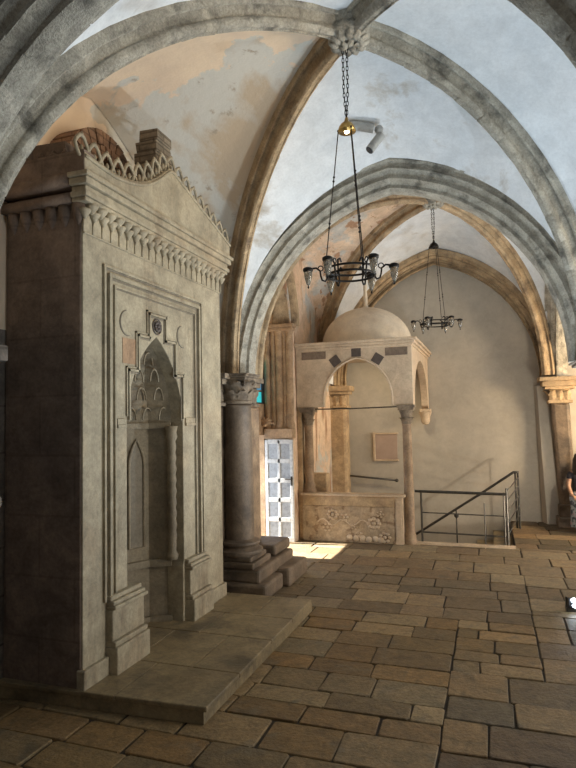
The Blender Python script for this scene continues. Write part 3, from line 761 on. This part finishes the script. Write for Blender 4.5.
m.build('side_cresting', 'mihrab_side', mh)
m = MB()
for k in range(8):
    z = 3.7+k*.105; o_ = random.uniform(-.02, .02)
    jbox(m, -2.96+.007*k+o_, -2.72, 4.34+.01*k, 4.72-.01*k+o_*.5, z, z+.10, .008)
m.build('finial_stump', 'block', mh, bevel=.006)
# blocked brick arch in the wall behind
m = MB(); c = (4.22, 3.95); nb = 15
for ring, (ra, rb) in enumerate(((.27,.38),(.395,.52))):
    for k in range(nb):
        a = pi*(k+.08)/nb; b = pi*(k+.92)/nb
        q = [(c[0]+rr*cos(t), c[1]+rr*sin(t)) for rr, t in ((ra,a),(rb,a),(rb,b),(ra,b))]
        x1 = -3.10+random.uniform(-.006,.006)-.02*ring
        m.add([(-3.36, y, z) for y, z in q]+[(x1, y, z) for y, z in q], [(0,1,2,3),(7,6,5,4),(0,4,5,1),(1,5,6,2),(2,6,7,3),(3,7,4,0)])
tag(m.build('relieving_arch', 'brick', origin=(-3.35, 4.3, 3.7)), 'red-brown masonry arch peeking over the prayer niche cresting', 'arch')
struct(MB().box(-3.37, -3.348, 2.8, 6.1, 2.6, 4.9).build('wall_left', 'web_left'))

# platform
pf = empty('stone_platform', (-2.2, 4.4, 0), 'low stone platform slab in front of the prayer niche', 'platform')
MB().add([(-3.34,3.27,0),(-1.77,3.36,0),(-1.74,5.60,0),(-3.34,5.60,0),(-3.34,3.27,.085),(-1.77,3.36,.085),(-1.74,5.60,.085),(-3.34,5.60,.085)],
  [(0,3,2,1),(4,5,6,7),(0,1,5,4),(1,2,6,5),(2,3,7,6),(3,0,4,7)]).build('platform_core', 'platform', pf)
m = MB(); yy = [3.26,3.86,4.5,5.02,5.61]
for k in range(4):
    xs = [-3.34,-2.62,-2.12,-1.74] if k % 2 else [-3.34,-2.4,-1.74]
    for a, b in zip(xs, xs[1:]):
        s_ = .09*(1+(a+1.74)/1.6) if k == 0 else 0
        s2 = .09*(1+(b+1.74)/1.6) if k == 0 else 0
        m.add([(a+.003,yy[k]+s_,.08),(b-.003,yy[k]+s2,.08),(b-.003,yy[k+1]-.005,.08),(a+.003,yy[k+1]-.005,.08)]+[(a+.003,yy[k]+s_,.115),(b-.003,yy[k]+s2,.115),(b-.003,yy[k+1]-.005,.115),(a+.003,yy[k+1]-.005,.115)],
          [(0,3,2,1),(4,5,6,7),(0,1,5,4),(1,2,6,5),(2,3,7,6),(3,0,4,7)])
m.build('paving_slabs', 'platform', pf, bevel=.008)

# ---------------------------------------------------------------- ciborium over the stair
cb = empty('marble_canopy', (-2.0, 9.9, 0), 'domed marble canopy over the stairwell with arched front and slender columns', 'canopy')
X0, X1, Y0, Y1 = -2.92, -1.08, 8.84, 11.22
a1 = [(-2.47, 2.08)]+[(-1.93+x, 2.20+z) for x, z in arc_pts(.54, .63, 24)]+[(-1.39, 2.08)]
MB().plate([(X0,2.08)]+a1+[(X1,2.08),(X1,3.0),(X0,3.0)], [], my(Y0), 0, .12).build('front_wall', 'cib', cb, bevel=.004)
a2 = [(10.05+x, 2.10+z) for x, z in arc_pts(.98, .74, 24)]
MB().plate([(Y0+.12,2.0)]+a2+[(Y1,2.0),(Y1,3.0),(Y0+.12,3.0)], [], lambda a, b, d: (X1-d, a, b), 0, .12).build('side_wall', 'cib', cb, bevel=.004)
MB().tube([V((p, Y0-.004, q)) for p, q in a1], .016, 6).build('arch_moulding', 'cib', cb, smooth=True)
m = MB()
for z0, z1, k in ((2.98,3.02,.02),(3.02,3.06,.05),(3.06,3.10,.085)): m.box(X0, X1+k, Y0-k, Y1, z0, z1)
m.build('cornice', 'cib', cb, bevel=.008)
MB().lathe([(.80,3.09),(.80,3.13),(.775,3.15)]+[(.775*cos(t), 3.15+.66*sin(t)) for t in [pi/2*i/12 for i in range(1, 12)]]+[(.02,3.815)], -1.98, 9.95, 48).build('dome', 'dome', cb, smooth=True, auto=40)
MB().lathe([(.07,3.79),(.05,3.83),(.035,3.86),(.04,3.95),(.03,4.1),(.034,4.2),(.02,4.24)], -1.98, 9.95, 14).build('finial', 'dome', cb, smooth=True)
def quad(cx, cz, w_, h, ang, mat, name):
    c_, s_ = cos(ang), sin(ang)
    q = [(cx+x*c_-z*s_, cz+x*s_+z*c_) for x, z in ((-w_/2,-h/2),(w_/2,-h/2),(w_/2,h/2),(-w_/2,h/2))]
    MB().plate(q, [], my(Y0-.006), 0, .02).build(name, mat, cb)
quad(-1.93, 2.92, .15, .14, .0, 'dark_marble', 'marble_inlay'); quad(-2.27, 2.80, .15, .15, .6, 'dark_marble', 'marble_inlay'); quad(-1.60, 2.80, .15, .15, -.6, 'dark_marble', 'marble_inlay')
quad(-2.62, 2.90, .40, .12, 0, 'brown_marble', 'marble_inlay'); quad(-1.31, 2.90, .34, .12, 0, 'brown_marble', 'marble_inlay')
def cib_col(x, y, z0, lean):
    m = MB(); m.lathe([(.10,z0),(.105,z0+.05),(.085,z0+.08),(.09,z0+.13),(.07,z0+.17),(.074,z0+.5),(.066,1.76),(.075,1.78),(.066,1.8)], x, y, 20)
    m.build('column_shaft', 'column_light', cb, smooth=True, auto=50)
    m = MB(); m.lathe([(.066,1.78),(.075,1.82),(.085,1.92),(.11,2.0)], x, y, 16)
    for row in range(2):
        for k in range(8):
            a = 2*pi*(k+.5*row)/8; d_ = V((cos(a), sin(a), 0)); leaf(m, V((x, y, 1.80+.09*row))+d_*.07, d_, .11, .065, .04)
    m.box(x-.115, x+.115, y-.10, y+.115, 2.0, 2.04); m.box(x-.13, x+.13, y-.11, y+.13, 2.04, 2.08)
    m.build('column_capital', 'capital', cb, smooth=True, auto=40)
cib_col(-1.20, 8.93, .0, 0); cib_col(-2.76, 8.93, .72, 0)
MB().box(-2.93, -2.85, 8.86, 8.98, 0, 2.08).build('corner_post', 'cib_warm', cb, bevel=.01)
m = MB(); m.lathe([(.01,1.74),(.06,1.76),(.085,1.82),(.09,1.90),(.11,1.95),(.12,2.0)], X1-.06, Y1-.13, 16); m.box(X1-.15, X1+.04, Y1-.24, Y1, 1.98, 2.04)
m.build('rear_corbel', 'cib', cb, smooth=True, auto=40)
MB().tube([(X0, 8.9, 2.05), (-2.0, 8.9, 2.045), (-1.2, 8.9, 2.06)], .012, 6).build('tie_rod', 'steel', cb)
m = MB(); m.box(-2.85, -1.40, 8.80, 8.96, 0, .55)
m.build('parapet', 'parapet', cb, bevel=.01)
MB().box(-2.85, -1.40, 8.79, 8.97, .55, .70).build('parapet_band', 'cib_warm', cb, bevel=.01)
MB().box(-1.40, -1.28, 8.80, 8.97, 0, .70).box(-1.385, -1.30, 8.785, 8.8, .05, .65).build('parapet_post', 'cib', cb, bevel=.008)
MB().box(-2.87, -1.24, 8.77, 8.99, .70, .735).build('parapet_coping', 'cib', cb, bevel=.01)
m = MB()
for cx, cz, R_, n_ in ((-2.36,.42,.07,8),(-2.18,.38,.055,6),(-1.72,.30,.08,8),(-2.45,.22,.06,6),(-1.56,.10,.07,7),(-1.95,.10,.06,6),(-1.62,.44,.045,5),(-2.02,.24,.04,5)):
    for k in range(n_):
        a = 2*pi*k/n_; m.sphere((cx+R_*cos(a), 8.795, cz+R_*sin(a)*.9), (R_*.42, .02, R_*.36), 8, 5)
    m.sphere((cx, 8.79, cz), (R_*.4, .025, R_*.4), 8, 5)
for cx in (-2.1,-2.0,-1.9,-1.8,-1.7,-1.62): m.sphere((cx, 8.79, .06+.02*random.random()), (.05,.02,.045), 8, 5)
m.tube([V((-2.6+.9*i/20, 8.795, .30+.05*sin(i*.9))) for i in range(21)], .012, 6)
m.build('relief_carving', 'cib', cb, smooth=True)
MB().box(-2.92, -2.50, 8.99, 9.22, .0, 1.02).build('side_block', 'cib_warm', cb, bevel=.02)

# stair well
s = empty('staircase', (-1.0, 10.0, -1.0), 'stone steps descending left below the canopy behind the railing', 'stairs')
for k in range(11):
    xa = WX1-.28*k; MB().box(xa-.30, xa, 9.0, 11.25, -.18*(k+1)-.25, -.18*(k+1)).build('step', 'platform', s, bevel=.012)
struct(MB().box(-3.3, WX1+.02, 8.82, 8.999, -2.4, -.2).box(-3.3, -2.9, 8.9, 11.25, -2.4, -.02).box(-3.3, .4, 8.9, 11.4, -2.6, -2.4).box(WX1, .5, 9.0, 11.25, -2.4, -.2).build('trim_2', 'wall_plaster'))
struct(MB().box(-1.12, WX1, 8.90, 9.0, -.05, .03).build('trim_3', 'cib'))

# railing
rl = empty('stair_railing', (-.42, 9.03, 0), 'dark steel railing round the stairwell right of the canopy', 'railing')
RY = 8.99
def post(x, y, z0, z1, r_=.016): MB().tube([(x,y,z0),(x,y,z1)], r_, 8).build('post', 'steel', rl, smooth=True, auto=40)
post(-1.03, RY, .0, .77); post(.18, RY, .0, .84); post(.14, RY, .0, .78, .012); post(-.13, RY, .0, .62, .010)
MB().tube([(-1.12,RY,.775),(.18,RY,.755)], .021, 10).build('top_rail', 'steel', rl, smooth=True, auto=40)
MB().tube([(-1.03,RY,.46),(.18,RY,.44)], .009, 8).build('middle_rail', 'steel', rl, smooth=True, auto=40)
MB().tube([(-1.03,RY,.17),(.18,RY,.15)], .012, 8).build('lower_rail', 'steel', rl, smooth=True, auto=40)
for z in (.18, .34, .50, .66, .80): MB().tube([(.18,RY,z),(.40,10.5,z+.04)], .010, 6).build('side_bar', 'steel', rl, smooth=True)
post(.40, 10.5, .0, .93)
hr = empty('stair_handrail', (-.3, 10.55, 0), 'sloping steel handrail dropping left behind the railing', 'handrail')
MB().tube([(.42,10.56,.93),(.34,10.56,.93),(-.2,10.56,.56),(-1.05,10.56,.0),(-1.6,10.56,-.36)], .022, 10).build('rail', 'steel', hr, smooth=True)
MB().tube([(.36,10.56,-.02),(.36,10.56,.93)], .015, 8).build('post', 'steel', hr, smooth=True)
MB().tube([(-.62,10.56,.28),(-.62,10.56,-.62)], .012, 8).sphere((-.62,10.56,.17), .04).build('bracket', 'steel', hr, smooth=True)
wr = MB().tube([(-2.9,11.15,.80),(-1.72,11.15,.70)], .018, 8).sphere((-1.72,11.15,.70), .035).tube([(-2.2,11.15,.74),(-2.2,11.25,.74)], .01, 6).build('wall_handrail', 'steel', smooth=True, origin=(-2.3,11.15,.7))
tag(wr, 'thin metal rail on the back wall seen just above the canopy parapet', 'handrail')

# notice on the back wall
nb_ = empty('wall_notice', (-1.92, 11.24, 1.32), 'blank mauve notice board on the back wall inside the canopy arch', 'notice board')
MB().box(-2.13, -1.70, 11.215, 11.24, 1.08, 1.58).build('board', 'notice', nb_)
MB().box(-2.16, -2.12, 11.19, 11.245, 1.06, 1.61).box(-2.12, -1.68, 11.2, 11.245, 1.06, 1.09).box(-2.12, -1.68, 11.2, 11.245, 1.57, 1.60).build('frame', 'cib', nb_, bevel=.004)

# ---------------------------------------------------------------- chandeliers
def chandelier(loc, label, group):
    e = empty('chandelier', loc, label, 'chandelier', group); O = V(loc)
    def B(m, name, mat, par=e, **k): m.v = [v+O for v in m.v]; return m.build(name, mat, par, **k)
    m = MB()
    for s_ in (-1, 1):
        z = 1.24; i = 0
        while z < 1.86:
            zc = z+.022; L_ = []
            for k in range(10):
                a = 2*pi*k/10; dx = .009*cos(a); L_.append(V(((dx if i % 2 else 0)+s_*.016*min(1, (z-1.2)/.25), (0 if i % 2 else dx), zc+.024*sin(a))))
            m.tube(L_, .0032, 5, closed=True); z += .036; i += 1
    B(m, 'chain', 'iron', smooth=True)
    B(MB().tube([(0,0,1.84),(0,0,1.92)], .012, 6), 'hook', 'iron', smooth=True)
    cup = B(MB().lathe([(.072,1.14),(.07,1.15),(.064,1.175),(.048,1.20),(.02,1.222),(.012,1.25),(.008,1.26)], 0, 0, 24), 'cup', 'brass', smooth=True)
    B(MB().sphere((0,0,1.145), (.022,.022,.02), 12, 8), 'bulb', 'bulb', smooth=True)
    for k in range(3):
        a = radians(72.6+120*k); d_ = V((cos(a), sin(a), 0)); m = MB()
        p0 = d_*.068+V((0,0,1.15)); p1 = d_*.20+V((0,0,.02))
        m.tube([p0, p1], .0045, 6)
        for t in (.0,.33,.36,.66,.69,1.): m.sphere(tuple(p0.lerp(p1, t)), .010, 8, 6)
        B(m, 'suspension_rod', 'iron', smooth=True)
    for z in (-.018, .03): B(MB().tube([V((.19*cos(2*pi*k/32), .19*sin(2*pi*k/32), z)) for k in range(32)], .009, 6, closed=True), 'hoop', 'iron', smooth=True)
    for k in range(6):
        a = radians(12.6+60*k); d_ = V((cos(a), sin(a), 0)); m = MB(); Z = V((0,0,1))
        pts = [d_*.14+Z*.06, d_*.16+Z*.085, d_*.19+Z*.07, d_*.19+Z*.02, d_*.185-Z*.03, d_*.20-Z*.055, d_*.225-Z*.045, d_*.235-Z*.01, d_*.24+Z*.03, d_*.27+Z*.055, d_*.31+Z*.05, d_*.33+Z*.045]
        m.tube(pts, .008, 6)
        m.tube([d_*(.235+.02*cos(t))+Z*(.05+.02*sin(t)) for t in [.5*j for j in range(11)]], .005, 5)
        arm = B(m, 'arm', 'iron', smooth=True)
        c_ = d_*.335
        q = MB().lathe([(.036,.028),(.040,.035),(.040,.052),(.025,.062),(.008,.066)], c_.x, c_.y, 16); B(q, 'lamp_cap', 'iron', arm, smooth=True)
        q = MB().lathe([(.006,-.085),(.013,-.075),(.020,-.055),(.030,-.015),(.034,.03)], c_.x, c_.y, 16); B(q, 'lamp_shade', 'glass', arm, smooth=True)
        q = MB().sphere((c_.x, c_.y, -.095), (.008,.008,.013), 8, 6); B(q, 'shade_tip', 'iron', arm, smooth=True)
    return e
ch = chandelier((-.985, 4.40, 3.03), 'black iron chandelier with glass cups hanging nearest, from the carved boss', 'iron chandeliers')
c2 = copy_tree(ch)
for o_ in c2.children:
    if o_.name.startswith(('bulb', 'cup')): o_.material_slots[0].link = 'OBJECT'; o_.material_slots[0].material = M['iron']
c2.location = (-.69, 8.75, 3.26); c2['label'] = 'smaller-looking far iron chandelier hanging in front of the plain back wall'

# ---------------------------------------------------------------- security camera
sc = empty('security_camera', (-1.06, 5.55, 4.80), 'grey security camera on a bracket under the vault beside near chandelier', 'security camera')
m = MB(); m.tube([(-1.19,5.50,4.80),(-.98,5.58,4.76)], .045, 10); m.build('junction_box', 'camera', sc, smooth=True, auto=50)
MB().sphere((-.93,5.60,4.75), .045).tube([(-.93,5.60,4.75),(-.94,5.60,4.68)], .02, 8).build('swivel_joint', 'camera', sc, smooth=True)
MB().tube([(-.91,5.62,4.70),(-.955,5.60,4.64),(-1.02,5.56,4.54)], .045, 14).build('camera_housing', 'camera', sc, smooth=True, auto=50)
MB().tube([(-1.02,5.56,4.54),(-1.026,5.557,4.532)], .038, 14).build('lens', 'camera_dark', sc, smooth=True, auto=50)

# ---------------------------------------------------------------- floor floodlight
fl_ = empty('floor_floodlight', (.70, 6.28, 0), 'small bright floodlight on the floor at the right edge', 'floodlight')
MB().box(.62, .78, 6.24, 6.36, .0, .035).box(.62, .635, 6.28, 6.32, .03, .13).box(.765, .78, 6.28, 6.32, .03, .13).build('bracket', 'steel', fl_, bevel=.004)
m = MB(); m.add([(.70,6.22,.05),(.82,6.22,.05),(.82,6.34,.03),(.70,6.34,.03),(.70,6.25,.13),(.82,6.25,.13),(.82,6.38,.10),(.70,6.38,.10)],
   [(0,3,2,1),(4,5,6,7),(0,1,5,4),(1,2,6,5),(2,3,7,6),(3,0,4,7)]); m.v = [v+V((-.06,0,0)) for v in m.v]; m.build('housing', 'camera_dark', fl_, bevel=.006)
m = MB(); m.sphere((.755,6.235,.115), (.034,.014,.018), 14, 8).sphere((.765,6.222,.068), (.034,.014,.018), 14, 8)
q0 = m.v; m.v = [v+V((-.06,0,0)) for v in m.v]; m.build('lens', 'led', fl_)

# ---------------------------------------------------------------- seated person
pe = empty('person', (1.38, 10.76, 0), 'seated person with long dark hair, dark top and patterned grey skirt at right edge', 'person')
def skin(name, J, E_, mat, root=0, sub=2):
    me = bpy.data.meshes.new(name); off = V(pe.location)
    me.from_pydata([V(p[:3])-off for p in J], E_, []); o = bpy.data.objects.new(name, me); C.objects.link(o); o.parent = pe
    md = o.modifiers.new('skin', 'SKIN')
    if not me.skin_vertices: me.attributes.new('skin', 'FLOAT', 'POINT')
    for i, p in enumerate(J):
        sv = me.skin_vertices[0].data[i]; q = p[3]; sv.radius = q if isinstance(q, tuple) else (q, q); sv.use_root = (i == root)
    md.use_smooth_shade = True; md.branch_smoothing = .3
    sb = o.modifiers.new('sub', 'SUBSURF'); sb.levels = sub; sb.render_levels = sub
    me.materials.append(M[mat]); return o
cx, cy = 1.38, 10.76
J = [(cx,cy,.47,(.15,.11)),(cx,cy-.01,.62,(.125,.09)),(cx,cy-.015,.80,(.14,.09)),(cx,cy-.02,.93,(.10,.07)),(cx,cy-.02,1.0,.045),(cx-.005,cy-.04,1.09,(.07,.08)),(cx-.005,cy-.045,1.17,(.068,.08))]
E_ = [(0,1),(1,2),(2,3),(3,4),(4,5),(5,6)]
for sgn in (-1, 1):
    b = len(J)
    J += [(cx+sgn*.15,cy-.02,.91,.045),(cx+sgn*.20,cy-.06,.70,.036),(cx+sgn*.17,cy-.27,.56,.027),(cx+sgn*.14,cy-.34,.545,(.03,.016))]
    E_ += [(3,b),(b,b+1),(b+1,b+2),(b+2,b+3)]
    for k in range(4):
        q = len(J); L_ = (.07,.08,.075,.06)[k]; ox = sgn*(.024-.016*k)
        J += [(cx+sgn*.14+ox,cy-.37,.545,.008),(cx+sgn*.135+ox,cy-.37-L_*.6,.54,.008),(cx+sgn*.13+ox,cy-.37-L_,.522,.007)]
        E_ += [(b+3,q),(q,q+1),(q+1,q+2)]
    q = len(J); J += [(cx+sgn*.11,cy-.33,.545,.010),(cx+sgn*.09,cy-.37,.54,.008)]; E_ += [(b+3,q),(q,q+1)]
    b = len(J)
    J += [(cx+sgn*.09,cy-.12,.46,.08),(cx+sgn*.10,cy-.40,.46,.058),(cx+sgn*.10,cy-.42,.24,.045),(cx+sgn*.10,cy-.41,.07,.03),(cx+sgn*.11,cy-.50,.035,(.036,.022))]
    E_ += [(0,b),(b,b+1),(b+1,b+2),(b+2,b+3),(b+3,b+4)]
skin('body', J, E_, 'skin')
# face
m = MB(); hx, hy, hz = cx-.005, cy-.045, 1.13
m.sphere((hx, hy-.085, hz-.0), (.011,.018,.018), 8, 6); m.sphere((hx-.072,hy,hz), (.01,.018,.028), 8, 6); m.sphere((hx+.072,hy,hz), (.01,.018,.028), 8, 6)
m.build('nose_and_ears', 'skin', pe, smooth=True)
MB().sphere((hx-.028,hy-.072,hz+.02), (.011,.008,.007), 8, 6).sphere((hx+.028,hy-.072,hz+.02), (.011,.008,.007), 8, 6).build('eyes', 'hair', pe, smooth=True)
MB().sphere((hx,hy-.074,hz-.04), (.022,.008,.006), 10, 6).build('mouth', 'brick', pe, smooth=True)
m = MB(); rr = []
for j in range(11):
    t = j/10; z = 1.245-.36*t; w_ = .03+.068*min(1, t*4)+.03*t-.03*max(0,t-.8); row = []
    for i in range(13):
        a = radians(-50+280*i/12); row.append((hx+w_*cos(a), hy+.015+w_*1.05*sin(a), z))
    rr.append(row)
m.grid(rr); m.grid([[V(p)+(V((hx,hy,p[2]))-V(p))*.12 for p in q] for q in rr]); m.sphere((hx,hy+.012,1.175), (.086,.095,.075))
m.build('hair', 'hair', pe, smooth=True)
T = [(cx,cy,.48,(.165,.125)),(cx,cy-.01,.62,(.14,.105)),(cx,cy-.015,.80,(.155,.105)),(cx,cy-.02,.92,(.115,.08)),(cx-.15,cy-.02,.905,.058),(cx-.185,cy-.045,.80,.052),(cx+.15,cy-.02,.905,.058),(cx+.185,cy-.045,.80,.052)]
skin('top', T, [(0,1),(1,2),(2,3),(3,4),(4,5),(3,6),(6,7)], 'top')
m = MB(); rr = []
for z, y_, wx, wy in ((.60,.0,.155,.125),(.56,-.16,.20,.17),(.52,-.28,.22,.20),(.42,-.36,.215,.16),(.25,-.38,.22,.14),(.09,-.38,.235,.15)):
    rr.append([(cx+wx*cos(2*pi*i/24)*(1+.05*sin(i*2.1)), cy+y_+wy*sin(2*pi*i/24)*(1+.05*cos(i*2.7)), z-(.07 if wy > .16 and sin(2*pi*i/24) > .3 else 0)) for i in range(25)])
m.grid(rr).build('skirt', 'skirt', pe, smooth=True)
for sgn in (-1, 1): MB().box(cx+sgn*.11-.04, cx+sgn*.11+.04, cy-.57, cy-.36, .0, .022).build('sandal', 'sole', pe, bevel=.008)

# ---------------------------------------------------------------- light
def area(name, loc, tgt, size, e, col, sy=None, spread=180):
    l = bpy.data.lights.new(name, 'AREA'); l.energy = e; l.color = col; l.size = size; l.spread = radians(spread)
    if sy: l.shape = 'RECTANGLE'; l.size_y = sy
    o = bpy.data.objects.new(name, l); C.objects.link(o); o.location = loc
    o.rotation_euler = (V(tgt)-V(loc)).to_track_quat('-Z', 'Y').to_euler(); return o
def spot(name, loc, tgt, ang, e, col, r_=.05, blend=.6):
    l = bpy.data.lights.new(name, 'SPOT'); l.energy = e; l.color = col; l.spot_size = radians(ang); l.spot_blend = blend; l.shadow_soft_size = r_
    o = bpy.data.objects.new(name, l); C.objects.link(o); o.location = loc
    o.rotation_euler = (V(tgt)-V(loc)).to_track_quat('-Z', 'Y').to_euler(); return o
spot('floodlight_beam', (.70, 6.20, .19), (.1, 5.0, 4.8), 155, 350, (.74,.88,1.0), .06)
area('aisle_side_fill', (4.6, 4.8, 2.6), (-1.5, 5.4, 2.6), 1.6, 55, (1.0,.88,.70), 2.0, spread=95)  # unseen light added for the niche front and floor; no window is modelled
area('aisle_side_fill_far', (4.6, 8.8, 2.6), (-1.0, 8.8, 2.6), 1.6, 110, (.92,.95,1.0), 2.2)  # added out of view in place of an aisle window; the wall is solid
spot('far_bay_fill', (2.2, 7.4, .2), (-1.5, 9.5, 4.2), 140, 230, (1.0,.86,.68), .1)  # warm fill added for the far bay, no lamp stands here
spot('near_vault_fill', (.62, 2.6, .15), (.5, 4.0, 5), 140, 230, (.74,.88,1.0), .45)  # extra cool light under the near vault, out of view and without fixture
spot('pier_rib_fill', (.62, 2.7, .15), (.98, 5.95, 3.5), 34, 160, (.85,.93,1.0), .05)  # narrow unseen beam added to brighten the right-hand rib
spot('aisle_vault_fill', (3.6, 5.0, .3), (1.0, 3.6, 5.0), 150, 330, (.76,.89,1.0), .1)  # unseen fill put in the aisle to brighten the vaults
area('far_wall_fill', (2.9, 9.9, 2.2), (1.6, 11.25, 1.7), .6, 110, (1.0,.70,.36))  # added warm source, out of view, for the back wall by the far pier
spot('niche_vault_fill', (.75, 3.7, 4.0), (-2.9, 4.3, 4.4), 60, 75, (1.0,.80,.58), .1)  # hangs in mid-air, added to warm the plaster above the niche
spot('canopy_fill', (-1.5, 9.9, 2.9), (-2.7, 10.9, 1.3), 130, 48, (1.0,.80,.52), .08)  # invented warm light inside the canopy for the rear pilaster
area('behind_camera_fill', (.6, -1.2, 2.4), (-1.5, 5, 1.8), 1.6, 12, (1.0,.93,.84))  # low ambient fill added behind the camera; no window built there
sl = bpy.data.lights.new('sun', 'SUN'); sl.energy = 38; sl.angle = radians(.8); sl.color = (1., .95, .86)
so = bpy.data.objects.new('sun', sl); C.objects.link(so); so.rotation_euler = V((1.0, .06, -1.05)).to_track_quat('-Z', 'Y').to_euler()
wd = bpy.data.worlds.new('world'); bpy.context.scene.world = wd; wd.use_nodes = True
wd.node_tree.nodes['Background'].inputs[0].default_value = (.75,.86,1,1); wd.node_tree.nodes['Background'].inputs[1].default_value = 5.0
sv_ = bpy.context.scene.view_settings
sv_.view_transform = 'Standard'; sv_.look = 'None'; sv_.gamma = 1; sv_.use_curve_mapping = False; sv_.exposure = 0
